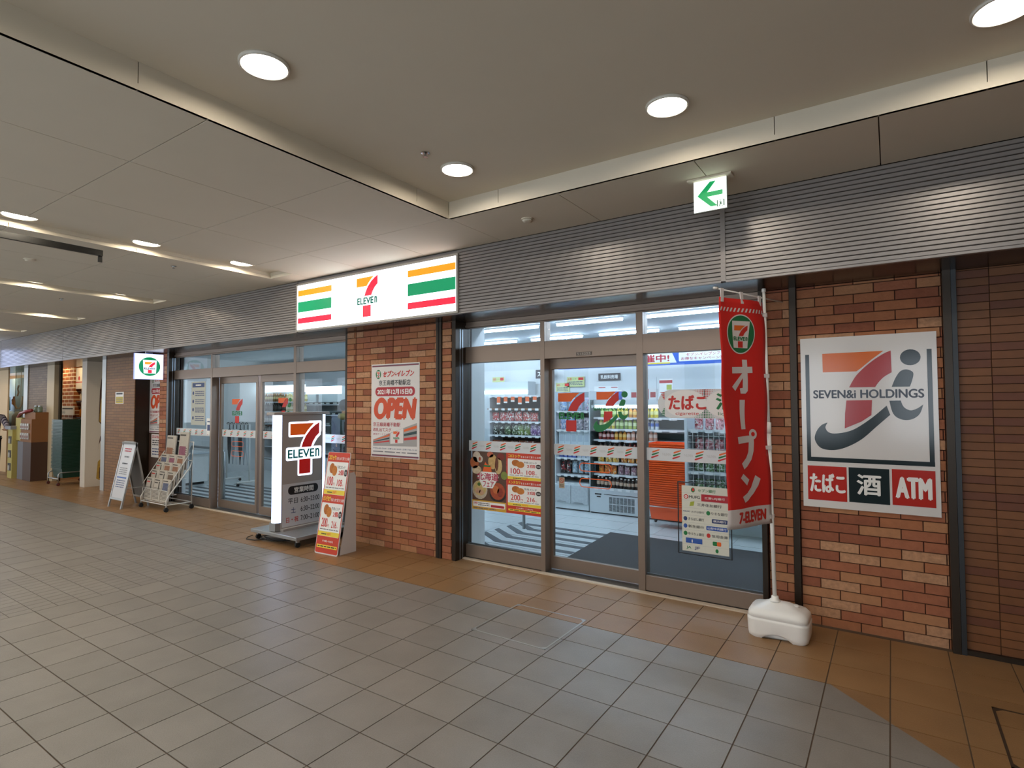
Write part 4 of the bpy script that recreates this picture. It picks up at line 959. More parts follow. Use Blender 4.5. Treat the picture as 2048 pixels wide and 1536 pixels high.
# ---- croquette standing board
t = thing('standing_board', 'leaning red croquette price board standing before the brick pier', 'sign board', (-4.94, 3.95, 0))
lo = Vector((-5.105, 3.835, 0)); W, H = .345, 1.065
Vv = Vector((.0, .17, 1.045)).normalized(); Uu = Vector((1, .05, 0)).normalized(); Nn = Uu.cross(Vv)
def slab(o, U, V, N, pts, th): 
    vs = [o + U*a + V*b for a, b in pts]; n = len(vs)
    return MB().add(vs + [v - N*th for v in vs], [tuple(range(n)), tuple(range(2*n-1, n-1, -1))] + [(i, (i+1) % n, (i+1) % n + n, i+n) for i in range(n)])
BW = M('white_cardboard', '#D6D3D3', .6)
slab(lo, Uu, Vv, Nn, rrect(0, 0, W, H, .02), .008).obj('front_board', BW, t)
p = PR(t, lo, Uu, Vv); p.poly('red_print', PRED, rrect(.006, .012, W-.006, H-.004, .018), 0)
p.b = .0014; croquette(p, W, H-.01, .0, True); p.done()
sd = [(3.90, 0), (4.115, 0), (4.105, .80), (4.085, .84), (4.02, .84), (3.96, .3)]
for xx in (-4.785, -5.075): MB().prism([(a + (xx+4.785)*.0, b) for a, b in sd], xx, xx+.007, 0).obj('side_support', BW, t)
# ---- red flag on a pole with a water-tank base
t = thing('promotional_flag', 'tall red flag with white lettering on a white pole and tank base', 'flag', (-.68, 4.2, 0))
bx0, bx1, by0, by1 = -.845, -.475, 4.085, 4.345
def loft(rings):
    mb = MB(); n = len(rings[0][0])
    for pts, z in rings: mb.v += [(a, b, z) for a, b in pts]
    for i in range(len(rings)-1):
        for k in range(n): mb.f.append((i*n+k, i*n+(k+1) % n, (i+1)*n+(k+1) % n, (i+1)*n+k))
    mb.f += [tuple(range(n-1, -1, -1)), tuple(range((len(rings)-1)*n, len(rings)*n))]
    return mb
def tank_ring(e, z, r, arch=0.0):
    q = []
    for a, b in rrect(bx0+e, by0+e*.8, bx1-e, by1-e*.8, r, 5): q.append((a, b, z))
    return q
def densify(pts, n=10):      # more points along the long sides so that the arch can be cut in
    out = []
    for k in range(len(pts)):
        a, b = Vector(pts[k]), Vector(pts[(k+1) % len(pts)])
        m_ = n if k % 6 == 5 else 1
        out += [tuple(a.lerp(b, i/m_)) for i in range(m_)]
    return out
mxx = (bx0+bx1)/2
rings = []
for e, z, r in ((.016, 0, .05), (.004, .008, .055), (0, .03, .06), (-.004, .115, .06), (-.004, .124, .06), (.004, .128, .06), (.004, .134, .06), (-.002, .138, .06), (.004, .165, .06), (.022, .186, .06), (.05, .192, .05), (.105, .218, .035), (.135, .226, .02)):
    rings.append(densify(tank_ring(e, z, r)))
def arch(p_):
    w_ = abs(p_[0]-mxx)/.095
    if w_ < 1 and p_[2] < .05: return (p_[0], p_[1], p_[2] + (.05-p_[2])*.75*(1-w_**2))
    return p_
mb = MB(); nR = len(rings[0])
for q in rings: mb.v += [arch(p_) for p_ in q]
for i in range(len(rings)-1):
    for k in range(nR): mb.f.append((i*nR+k, i*nR+(k+1) % nR, (i+1)*nR+(k+1) % nR, (i+1)*nR+k))
mb.f.append(tuple(range((len(rings)-1)*nR, len(rings)*nR)))
for i in range(nR//2-1): mb.f.append((i, i+1, nR-2-i, nR-1-i))
mb.obj('tank', WPLAST, t, True)
MB().lathe([(.034, 0), (.034, .012), (.024, .016), (.022, .036), (.016, .038)], (-.684, 4.205, .224), 20).obj('collar', WPLAST, t, True)
MB().lathe([(.026, 0), (.026, .014), (.02, .018)], (-.565, 4.235, .196), 16, ).obj('filler_cap', WPLAST, t, True)
pb, pt = Vector((-.684, 4.2, .225)), Vector((-.717, 4.2, 2.345))
MB().tube([pb, pb.lerp(pt, .55)], .0135, 12).obj('lower_pole', WPLAST, t, True); MB().tube([pb.lerp(pt, .54), pt], .0105, 12).obj('upper_pole', WPLAST, t, True)
MB().tube([pb.lerp(pt, .535), pb.lerp(pt, .57)], .0165, 12).obj('joint_sleeve', WPLAST, t, True); MB().lathe([(.014, 0), (.014, .02), (.011, .024)], pt - Vector((0, 0, .01)), 12).obj('top_knob', WPLAST, t, True)
ft0 = Vector((-.925, 3.80, 2.262)); ft1 = Vector((-.727, 4.185, 2.262)); hz = 1.51
fd_ = (ft1-ft0); fl_ = fd_.length; fu = fd_.normalized(); fnrm = fu.cross(Vector((0, 0, 1)))
bar0 = ft0 - fu*.035 + Vector((0, 0, .055)); bar1 = ft1 + fu*.22 + Vector((0, 0, .02))
MB().tube([bar0, bar1], .005, 8).obj('cross_bar', WPLAST, t, True); MB().tube([bar0 - fu*.005, bar0 + fu*.03], .009, 8).obj('bar_end_cap', WPLAST, t, True)
def fwarp(q, u, v):
    k = (v / hz); a = .010*math.sin(u*15 + k*3.1) + .012*math.sin(k*7+u*4)*(1-.5*k) + .006*math.sin(k*19 + u*9)
    slide = .030*(1-k)      # the free pole leans, so the lower cloth stands further right
    return q + fnrm*a + Vector((slide, 0, 0)) + Vector((0, 0, -.0))
FL = M('red_flag_cloth', '#D2221A', .7, var=.06, vscale=5); FW = M('white_flag_print', '#D6CCC8', .7)
FO = M('flag_print_orange', '#D8641C', .7); FR = M('flag_print_red', '#C02A1E', .7); FG = M('flag_print_green', '#1C6A3C', .7)
nu, nv = 14, 48; mb = MB(); fo = ft0 - Vector((0, 0, hz))
for j in range(nv+1):
    for i in range(nu+1):
        u, v = fl_*i/nu, hz*j/nv; mb.v.append(tuple(fwarp(fo + fu*u + Vector((0, 0, v)), u, v)))
bot = int(nv*.085); mi = []
for j in range(nv):
    for i in range(nu): mb.f.append((j*(nu+1)+i, j*(nu+1)+i+1, (j+1)*(nu+1)+i+1, (j+1)*(nu+1)+i)); mi.append(1 if j < bot else 0)
cl = mb.obj('cloth', [FL, FW], t, True, midx=mi)
so = cl.modifiers.new('thickness', 'SOLIDIFY'); so.thickness = .0012; so.offset = 1
p = PR(cl, fo, fu, (0, 0, 1), base=.0035, step=.0012, warp=fwarp)
dice = lambda q: q
for k in range(13): p.poly('dashes', FW, [(.008+.032*k, hz-.088), (.022+.032*k, hz-.088), (.034+.032*k, hz-.062), (.020+.032*k, hz-.062)], 0)
cx, cy, ow, oh = .200, hz-.235, .225, .250
p.poly('oval_rim', FW, ell(cx, cy, ow/2+.008, oh/2+.008, 44), 0); p.poly('oval', FG, ell(cx, cy, ow/2, oh/2, 44), 1)
p.poly('cup_panel', FW, [(cx-ow*.27, cy-oh*.37), (cx+ow*.27, cy-oh*.37), (cx+ow*.32, cy+oh*.35), (cx-ow*.32, cy+oh*.35)], 2)
hh = oh*.60; f = lambda pts: dice([(cx-ow*.235 + u*ow*.70, cy-oh*.36 + v*hh) for u, v in pts])
p.poly('emblem_bar', FO, f(SEVEN_BAR), 3); p.poly('emblem_stroke', FR, f(SEVEN_RED), 3); p.poly('emblem_stroke', FR, f(SEVEN_STEM), 3)
eleven(p, cx-ow*.26, cy-oh*.36+hh*.31, cx+ow*.26, cy-oh*.36+hh*.49, FG, 3)
def strokes(*polys):
    for q in polys: p.poly('lettering', FW, [(.205+(a-.235)*.86, b) for a, b in q], 0)
Y = lambda v: hz-.405-v*.70
# katakana drawn as brush-thick strokes, top to bottom
strokes([(.125, Y(.075)), (.345, Y(.065)), (.345, Y(.125)), (.125, Y(.135))], [(.245, Y(.0)), (.295, Y(.0)), (.295, Y(.30)), (.275, Y(.325)), (.225, Y(.325)), (.215, Y(.275)), (.245, Y(.27))], [(.245, Y(.125)), (.262, Y(.15)), (.165, Y(.30)), (.125, Y(.262))])
strokes([(.215, Y(.385)), (.27, Y(.385)), (.27, Y(.665)), (.215, Y(.665))])
strokes([(.145, Y(.735)), (.355, Y(.725)), (.350, Y(.80)), (.335, Y(.875)), (.30, Y(.955)), (.245, Y(1.015)), (.205, Y(1.04)), (.175, Y(.985)), (.235, Y(.935)), (.27, Y(.88)), (.29, Y(.79)), (.145, Y(.80))])
p.poly('lettering', FW, ell(.30, Y(.715), .036, .034, 20), 1); p.poly('lettering', FL, ell(.30, Y(.715), .017, .015, 16), 2)
Y2 = lambda v: hz-1.155-v*.66
strokes([(.155, Y2(.05)), (.19, Y2(.01)), (.265, Y2(.075)), (.235, Y2(.13))], [(.335, Y2(.035)), (.39, Y2(.075)), (.365, Y2(.145)), (.315, Y2(.215)), (.24, Y2(.275)), (.19, Y2(.295)), (.165, Y2(.235)), (.235, Y2(.205)), (.285, Y2(.155))])
p.text('7-ELEVEN', .085, .03, .385, .105, FR, 0, .07, .1); p.done()
for s in (.03, .215, .40):
    q = fwarp(fo + fu*s + Vector((0, 0, hz)), s, hz); tb = bar0.lerp(bar1, ((q-bar0).dot(fu))/((bar1-bar0).dot(fu)))
    MB().add([q - fu*.012 - Vector((0, 0, .03)), q + fu*.012 - Vector((0, 0, .03)), tb + fu*.014 + Vector((0, 0, .008)), tb - fu*.014 + Vector((0, 0, .008)),
              q - fu*.012 - Vector((0, 0, .03)) + fnrm*.004, q + fu*.012 - Vector((0, 0, .03)) + fnrm*.004, tb + fu*.014 + Vector((0, 0, .008)) + fnrm*.008, tb - fu*.014 + Vector((0, 0, .008)) + fnrm*.008],
             [(0,1,2,3), (7,6,5,4), (0,4,5,1), (1,5,6,2), (2,6,7,3), (3,7,4,0)]).obj('top_loop', FW, t)
for v in (.045, .51, 1.0, 1.42):
    q = fwarp(fo + fu*fl_ + Vector((0, 0, v)), fl_, v); z = q.z; pp_ = pb.lerp(pt, (z-.225)/(2.345-.225))
    MB().hexa([q - fu*.02 + Vector((0, 0, -.013)), pp_ + Vector((.016, -.014, -.013)), pp_ + Vector((.016, .014, -.013)), q - fu*.02 + fnrm*.006 + Vector((0, 0, -.013))],
              [q - fu*.02 + Vector((0, 0, .013)), pp_ + Vector((.016, -.014, .013)), pp_ + Vector((.016, .014, .013)), q - fu*.02 + fnrm*.006 + Vector((0, 0, .013))]).obj('side_loop', FW, t)
# ---- newspaper rack
t = thing('newspaper_rack', 'white wire newspaper rack with stepped tiers on casters', 'rack', (-9.3, 4.3, 0))
rx0, rx1 = -9.61, -8.82; r = .010
tiers = [(4.11+.066*k, .10+.115*k) for k in range(5)]
for x in (rx0, rx1):
    MB().tube([(x, 4.06, .06), (x, 4.06, .17), (x, 4.10, .24), (x, 4.39, .62), (x, 4.42, .72), (x, 4.42, .06)], r, 8).obj('side_frame', WMETAL, t, True)
    MB().tube([(x, 4.06, .10), (x, 4.42, .10)], r*.8, 8).obj('lower_bar', WMETAL, t, True); MB().tube([(x, 4.08, .36), (x, 4.39, .84)], r*.6, 6).obj('rail', WMETAL, t, True)
    MB().tube([(x, 4.42, .72), (x, 4.44, 1.0)], r*.7, 6).obj('rear_post', WMETAL, t, True)
for y, z in ((4.06, .10), (4.42, .10), (4.42, .72), (4.44, 1.0)): MB().tube([(rx0, y, z), (rx1, y, z)], r*.8, 8).obj('cross_bar', WMETAL, t, True)
for k, (y, z) in enumerate(tiers):
    for dz in (.02, .20 if k != 4 else .16): MB().tube([(rx0+.01, y-.035, z+dz), (rx1-.01, y-.035, z+dz)], .004, 6).obj('tier_wire', WMETAL, t, True)
    MB().tube([(rx0+.01, y+.03, z+.02), (rx1-.01, y+.03, z+.02)], .004, 6).obj('tier_wire', WMETAL, t, True)
    for i in range(4): xx = rx0+.01+(rx1-rx0-.02)*i/3; MB().tube([(xx, y-.035, z+(.20 if k != 4 else .16)), (xx, y-.035, z+.02), (xx, y+.03, z+.02)], .003, 6).obj('divider_wire', WMETAL, t, True)
for x in (rx0, rx1):
    for y in (4.06, 4.42): MB().prism([(y+.03*math.cos(2*math.pi*k/14), .03+.03*math.sin(2*math.pi*k/14)) for k in range(14)], x-.014, x+.014, 0).obj('caster', RUBBER, t); MB().cbox((x, y, .062), (.03, .03, .012)).obj('caster_plate', BPLAST, t)
NEWS = M('newsprint', '#B8AFA2', .8, var=.1, vscale=25); NINK = M('newsprint_ink', '#4A4640', .8)
NP = [M('news_photo_blue', '#5A5E74', .7, var=.5, vscale=40), M('news_photo_orange', '#8E6248', .7, var=.5, vscale=40), M('news_photo_pink', '#8A5262', .7, var=.5, vscale=40), M('news_photo_brown', '#6A5444', .7, var=.5, vscale=40)]
tn = ('lowest', 'second', 'third', 'fourth', 'top'); cn = ('left', 'middle', 'right')
pic = {(0, 2): 0, (1, 2): 3, (2, 1): 1, (2, 2): 1, (3, 0): 0, (3, 1): 2, (3, 2): 1, (4, 2): 2, (4, 0): 1}
for k, (y, z) in enumerate(tiers):
    for c in range(3):
        if k == 4 and c == 1: continue
        x0 = rx0+.025+.25*c + (.04 if k == 4 and c == 0 else 0) - (.06 if k == 4 and c == 2 else 0); w_ = .238 + (.04 if k == 4 else 0); hN = .33 if k < 4 else (.50 if c == 0 else .56)
        lb = 'folded newspaper at the %s of the %s tier of the wire rack' % (cn[c], tn[k]) if (k, c) not in pic else 'newspaper with a colour picture at the %s of the %s rack tier' % (cn[c], tn[k])
        n = thing('newspaper', lb, 'newspaper', (x0, y-.02, z+.026), 'newspapers in the rack'); ln = .05
        b0 = [(x0, y-.028, z+.026), (x0+w_, y-.028, z+.026), (x0+w_, y-.004, z+.026), (x0, y-.004, z+.026)]
        b1 = [(a, b+ln, z+.026+hN) for a, b, _ in b0]
        shs = MB().hexa(b0, b1).obj('sheets', NEWS, n, bevel=.006)
        V_ = Vector((0, ln, hN)); pp = PR(shs, Vector(b0[0]), (1, 0, 0), V_.normalized(), base=.0012); hv = V_.length
        pp.rect('headline', NINK, .02, hv*.90, w_*.7, hv*.94); pp.lines('columns', NINK, .02, hv*.08, w_-.02, hv*.60, 9, 0, .35, k*3+c)
        if (k, c) in pic: pp.rect('picture', NP[pic[(k, c)]], .03, hv*(.5 if k < 4 else .36), w_*.8, hv*(.84 if k < 4 else .62), 1)
        else: pp.rect('headline', NINK, w_*.62, hv*.5, w_*.74, hv*.86, 1); pp.rect('headline', RED if c == 0 else NINK, .02, hv*.78, w_*.5, hv*.83, 1)
        pp.done()
# ---- aluminium A-board
t = thing('a_frame_board', 'folding aluminium A-frame board with a printed sheet beside the newspaper rack', 'sign board', (-9.85, 3.95, 0))
ax0, ax1 = -10.11, -9.65; apex = (4.0, 1.0)
for sgn, nm in ((-1, 'front'), (1, 'rear')):
    U = Vector((1, 0, 0)); V = Vector((0, -sgn*.20, 1.0)).normalized() if sgn == -1 else Vector((0, -.22, 1.0)).normalized()
    V = Vector((0, .20 if sgn == -1 else -.20, 1.0)).normalized(); yb_ = 3.80 if sgn == -1 else 4.20
    o = Vector((ax0, yb_, 0)); N = U.cross(V)
    for a, b in ((0, .028), (ax1-ax0-.028, ax1-ax0)): slab(o, U, V, N, [(a, .0), (b, .0), (b, 1.01), (a, 1.01)], .022 if sgn == -1 else -.022).obj('%s_stile' % nm, ALU, t)
    for a, b in ((.12, .15), (.98, 1.01)): slab(o, U, V, N, [(.028, a), (ax1-ax0-.028, a), (ax1-ax0-.028, b), (.028, b)], .022 if sgn == -1 else -.022).obj('%s_rail' % nm, ALU, t)
    slab(o + N*(-.006 if sgn == -1 else .006), U, V, N, [(.028, .15), (ax1-ax0-.028, .15), (ax1-ax0-.028, .98), (.028, .98)], .008).obj('%s_panel' % nm, M('a_board_sheet', '#C6C2C2', .4) if sgn == -1 else M('a_board_back', '#7F7C78', .5), t)
    if sgn == -1:
        p = PR(t, o + N*(-.006), U, V, base=.001); wB = ax1-ax0
        p.lines('small_print', DEEPRED, .12, .85, wB-.12, .92, 2, 0, .6, 21); p.lines('small_print', GREYP, .16, .76, wB-.14, .80, 1, 0, .6, 22); p.lines('small_print', BLACK, .14, .66, wB-.14, .69, 1, 0, .7, 23)
        p.lines('small_print', GREYP, .1, .50, wB-.1, .62, 4, 0, .4, 6); p.rect('blue_line', BLUEP, .07, .45, wB-.07, .47); p.lines('small_print', NAVY, .09, .30, wB-.09, .43, 4, 0, .4, 8); p.done()
MB().box(ax0+.05, ax1-.05, 3.99, 4.01, .975, 1.0).obj('hinge', ALU, t)
MB().tube([(ax1-.02, 3.86, .30), (ax1-.02, 4.14, .30)], .006, 6).obj('spreader', ALU, t)

# ================================================================== FAR LEFT SHOP FRONT
t = thing('basket_trolley', 'low steel trolley under the green basket stack', 'trolley', (-13.75, 4.5, 0))
for x in (-13.98, -13.46): MB().tube([(x, 4.22, .06), (x, 4.22, .22), (x, 4.25, .25), (x, 4.72, .25), (x, 4.75, .22), (x, 4.75, .06)], .012, 8).obj('side_frame', STEEL, t, True)
for y in (4.22, 4.75): MB().tube([(-13.98, y, .13), (-13.46, y, .13)], .012, 8).obj('cross_bar', STEEL, t, True)
for x in (-13.98, -13.46):
    for y in (4.22, 4.75): MB().prism([(y+.03*math.cos(2*math.pi*k/12), .03+.03*math.sin(2*math.pi*k/12)) for k in range(12)], x-.012, x+.012, 0).obj('caster', M('red_brown_caster', '#5A2A22', .5), t)
def basket(name, lb, grp, mat, w=.46, d=.32, h=.20):
    t = thing(name, lb, 'basket', (0, 0, 0), grp); q = .028
    mb = MB(); lo = [(-w/2+q, -d/2+q), (w/2-q, -d/2+q), (w/2-q, d/2-q), (-w/2+q, d/2-q)]; hi = [(-w/2, -d/2), (w/2, -d/2), (w/2, d/2), (-w/2, d/2)]
    mb.add([(a, b, 0) for a, b in lo] + [(a, b, h) for a, b in hi], [(0,3,2,1), (0,1,5,4), (1,2,6,5), (2,3,7,6), (3,0,4,7)]); mb.obj('body', mat, t)
    rim = MB()
    for b in ((-w/2-.014, w/2+.014, -d/2-.014, -d/2+.002), (-w/2-.014, w/2+.014, d/2-.002, d/2+.014), (-w/2-.014, -w/2+.002, -d/2, d/2), (w/2-.002, w/2+.014, -d/2, d/2)): rim.box(b[0], b[1], b[2], b[3], h-.017, h)
    rim.obj('rim', mat, t); return t
gm = M('dark_green_plastic', '#0F3A2C', .4); b0 = basket('shopping_basket', 'dark green shopping basket at the bottom of the stack on the steel trolley', 'green shopping baskets', gm, .52, .42)
nb = 34
for k in range(1, nb): dup(b0, (-13.72+.002*(k % 3), 4.48, .14+.0285*k), 0, 'dark green shopping basket, %s from the bottom of the stack on the steel trolley' % nth(k))
b0.location = (-13.72, 4.48, .14)
def carton(x0, x1, y0, y1, z0, z1, mat, name, lb, cat, prints=()):
    t = thing(name, lb, cat, ((x0+x1)/2, (y0+y1)/2, z0)); MB().box(x0, x1, y0, y1, z0, z1).obj('body', mat, t, bevel=.004); return t
KR = M('kraft_brown', '#8A5A32', .7); DKW = M('dark_wood', '#4A3022', .6); KY = M('pale_yellow_card', '#B8A860', .7)
t = carton(-15.20, -14.72, 4.14, 4.42, 0, .80, DKW, 'display_plinth', 'dark wooden plinth under the snack display at the far left', 'plinth'); MB().box(-15.6, -15.20, 4.16, 4.42, 0, .80).obj('grey_front', M('grey_plinth_face', '#6E6A70', .6), t)
t = carton(-15.36, -14.72, 4.14, 4.42, .80, 1.28, KR, 'snack_display', 'brown snack display box on the dark plinth at the far left', 'display')
MB().box(-15.36, -14.72, 4.20, 4.42, 1.28, 1.42).obj('header', KR, t)
MB().box(-15.75, -15.37, 4.16, 4.36, .82, 1.30).obj('yellow_carton', KY, t); MB().tube([(-15.76, 4.2, 1.30), (-15.4, 4.15, 1.40), (-15.2, 4.18, 1.44), (-14.95, 4.2, 1.46)], .035, 8).obj('red_wrap', M('red_cellophane', '#8A2A2A', .3), t, True)
rg = random.Random(4)
for k in range(8):
    x, z = -15.30 + .13*(k % 4), .86 + .20*(k//4)
    n = thing('snack_packet', 'small white snack packet, %s in the %s row on the brown display box' % (nth(k % 4), ('lower', 'upper')[k//4]), 'packet', (x, 4.12, z), 'snack packets on the brown display'); MB().box(x, x+.09, 4.112, 4.14, z, z+.13).obj('pouch', M('silver_packet', '#B4AEA8', .35), n, bevel=.01); MB().box(x+.015, x+.075, 4.109, 4.113, z+.03, z+.08).obj('label_patch', M('packet_label', '#7A3A2E', .5), n)
for k, x in enumerate((-15.02, -14.80)):
    n = thing('glass_jar', '%s small glass jar standing on top of the snack display' % ('left' if k == 0 else 'right'), 'jar', (x, 4.3, 1.42)); MB().lathe([(.04, 0), (.042, .01), (.042, .10), (.03, .12)], (x, 4.3, 1.42), 14).obj('glass', M('jar_glass', '#6E7A66', .2), n, True); MB().lathe([(.034, .12), (.034, .14)], (x, 4.3, 1.42), 14).obj('lid', STEEL, n)
t = thing('cardboard_stand', 'slim pale cardboard stand with pockets at the foot of the snack display', 'display', (-15.9, 4.12, 0))
MB().box(-16.0, -15.72, 4.10, 4.22, 0, 1.05).obj('body', KY, t)
for z in (.16, .44, .74): MB().box(-15.95, -15.77, 4.094, 4.10, z, z+.16).obj('pocket', M('pocket_dark', '#3A342E', .6), t); MB().box(-15.92, -15.82, 4.085, 4.095, z+.01, z+.11).obj('packet', MATS['silver_packet'], t)
MB().box(-16.05, -15.70, 4.06, 4.2, 1.05, 1.12).obj('topper', M('topper_grey', '#8A8C94', .5), t)
# hanging cup sign in the window
t = thing('cup_sign', 'cup-shaped outline sign hanging in the far left window', 'sign', (-17.37, 4.62, 1.5)); WB = M('bleached_wood', '#C9B49A', .6)
MB().tube([(-17.67, 4.62, 1.78), (-17.62, 4.62, 1.58), (-17.47, 4.62, 1.50), (-17.27, 4.62, 1.50), (-17.14, 4.62, 1.58), (-17.10, 4.62, 1.78)], .022, 8).obj('cup_outline', WB, t, True)
MB().tube([(-17.67, 4.62, 1.74), (-17.78, 4.62, 1.70), (-17.76, 4.62, 1.60), (-17.62, 4.62, 1.58)], .018, 8).obj('handle', WB, t, True)
MB().tube([(-17.44, 4.62, 1.80), (-17.36, 4.62, 1.88), (-17.44, 4.62, 1.96), (-17.36, 4.62, 2.04)], .018, 8).obj('steam', WB, t, True)
for x in (-17.57, -17.20): MB().tube([(x, 4.62, 1.78), (x, 4.62, 2.38)], .005, 6).obj('cord', WB, t)
MB().box(-17.35, -16.35, 4.50, 4.56, 0, .98).obj('wall_window_sill', M('reddish_wood', '#7A4228', .5), kind='structure', label='wooden window base at the far left', cat='wall')
MB().box(-17.35, -16.35, 4.55, 4.558, .98, ZF).obj('window_1', GLASS, kind='structure', label='shop window pane at the far left with the cup sign', cat='window')
for k, (x, z, wd, hh2) in enumerate(((-20.6, 1.0, .6, .4), (-19.9, .8, .5, .6), (-21.3, 1.4, .7, .5))):
    n = thing('shelf_goods', ('pale blue bag', 'grey bag', 'light blue poster tube')[k] + ' among the goods behind the far left window', 'goods', (x, 5.3, z)); MB().cbox((x, 5.3, z/2), (wd*.8, .3, z)).obj('stand', KR, n); MB().lathe([(wd*.3, 0), (wd*.5, .03), (wd*.48, hh2*.8), (wd*.2, hh2)], (x, 5.3, z), 12, 1, .5).obj('body', M('goods_blue_%d' % k, ('#8FB2D8', '#6A7480', '#9CC4E4')[k], .5), n, True)
# tall food picture on the off-white column's return
t = thing('food_picture', 'tall narrow food photograph on the off-white column side', 'picture', (-12.795, 4.6, .05))
MB().box(-12.80, -12.797, 4.44, 4.70, .05, 2.3).obj('panel', OFFW, t); p = PR(t, (-12.797, 4.44, .05), (0, 1, 0), (0, 0, 1), base=.001)
FY = M('photo_yellow_food', '#B08A32', .6, var=.5, vscale=14); FB = M('photo_brown_food', '#4A2A1A', .6, var=.4, vscale=14)
p.poly('picture', FB, [(.26, 2.22), (.22, 2.0), (.20, 1.8), (.19, 1.2), (.26, 1.1)], 0); p.poly('picture', FY, [(.26, 1.75), (.215, 1.6), (.20, 1.2), (.26, 1.15)], 1); p.poly('picture', FB, [(.26, 1.0), (.22, .9), (.18, .62), (.2, .75), (.26, .9)], 1); p.poly('picture', FY, [(.26, .5), (.19, .42), (.17, .1), (.26, .04)], 0); p.poly('picture', FB, [(.26, .36), (.22, .3), (.215, .1), (.26, .08)], 1); p.done()
# shelves of the neighbouring shop doorway
t = thing('spice_shelf', 'dark wall shelf with jars seen through the neighbouring doorway', 'shelf', (-15.6, 5.6, 0))
MB().box(-16.1, -15.0, 5.62, 5.66, .4, 2.4).obj('back_board', DKW, t)
for k in range(5): MB().box(-16.1, -15.0, 5.35, 5.62, .5+.38*k, .53+.38*k).obj('shelf_board', DKW, t)
for k in range(5):
    for c in range(5):
        x = -16.0+.2*c; n = thing('spice_jar', '%s jar from the left on the %s shelf board inside the neighbouring doorway' % (nth(c), nth(k)), 'jar', (x, 5.45, .53+.38*k), 'jars on the dark shelf'); m = M('jar_%d' % ((k*2+c) % 4), ('#C8842E', '#B23A22', '#D8C8A8', '#8A5A2A')[(k*2+c) % 4], .4)
        MB().lathe([(.05, 0), (.055, .02), (.055, .16), (.035, .19)], (x, 5.45, .53+.38*k), 10).obj('jar_body', m, n, True); MB().lathe([(.038, .19), (.038, .22)], (x, 5.45, .53+.38*k), 10).obj('lid', WPLAST, n)
t = thing('shop_placard', 'white placard on the brick wall inside the neighbouring doorway', 'sign', (-16.6, 5.29, 1.38)); MB().box(-16.95, -16.0, 5.28, 5.299, 1.33, 1.55).obj('board', WPLAST, t); p = PR(t, (-16.95, 5.28, 1.33)); p.rect('heading', BLACK, .25, .14, .9, .17); p.lines('small_print', GREYP, .1, .03, .44, .11, 3, 0, .4, 2); p.done()
t = thing('shop_placard', 'red and white placard above the jars in the neighbouring doorway', 'sign', (-15.9, 5.34, 1.95)); MB().box(-16.08, -15.4, 5.335, 5.345, 1.95, 2.45).obj('board', WPLAST, t); p = PR(t, (-16.08, 5.335, 1.95)); p.rect('frame_line', RED, 0, .15, .38, .17); p.poly('mark', RED, ell(.19, .25, .05, .05, 12)); p.done()

t = thing('added_blue_backdrop', 'added pale blue panel painting in the bluish light behind the far left shop window', 'board', (-20.6, 5.55, 0)); MB().box(-21.8, -19.2, 5.55, 5.58, 0, 2.35).obj('panel', M('painted_bluish_light', '#8FB0CC', .6, var=.25, vscale=3), t); MB().box(-21.8, -19.2, 5.54, 5.55, 1.15, 1.2).obj('rail', DKW, t)  # added panel; its blue paints in the bluish light of the shop interior
# ================================================================== INSIDE THE SHOP
CHW = M('chiller_white_enamel', '#C6CCCE', .3); SHF = M('shelf_white', '#CFD4D6', .4); TAGW = M('price_tag_white', '#E2E4E2', .5)
E_STRIP = M('chiller_light_strip', '#E6F2FF', .4, emit=5.0); CHD = M('chiller_interior', '#8E9698', .6)
def bottle_mesh(nm, capc, bodyc, labc, h=.2, r=.028):
    capm, bm_, lm = M('cap_' + capc, capc, .4), M('drink_' + bodyc, bodyc, .2), M('wrap_' + labc, labc, .4)
    mb = MB(); prof = [(r*.92, 0), (r, h*.05), (r, h*.28), (r*1.01, h*.30), (r*1.01, h*.60), (r, h*.62), (r*.95, h*.70), (r*.42, h*.88), (r*.42, h*.90), (r*.5, h*.905), (r*.5, h)]
    n = 10; mb.lathe(prof, (0, 0, 0), n); mi = []
    for i in range(len(prof)-1): mi += [(2 if 3 <= i < 5 else 0 if i >= 8 else 1)]*n
    mi += [1, 0]
    return mb.mesh(nm, [capm, bm_, lm], smooth=True, midx=mi)
def box_mesh(nm, w, d, h, c, lc=None, mark=None):
    mb = MB(); mb.box(-w/2, w/2, -d/2, d/2, 0, h); mi = [0]*6; ms = [M('pack_' + c, c, .45)]
    if lc: mb.add([(-w*.38, -d/2-.001, h*.2), (w*.38, -d/2-.001, h*.2), (w*.38, -d/2-.001, h*.7), (-w*.38, -d/2-.001, h*.7)], [(0,1,2,3)]); mi.append(1); ms.append(M('pack_' + lc, lc, .45))
    return mb.mesh(nm, ms, midx=mi)
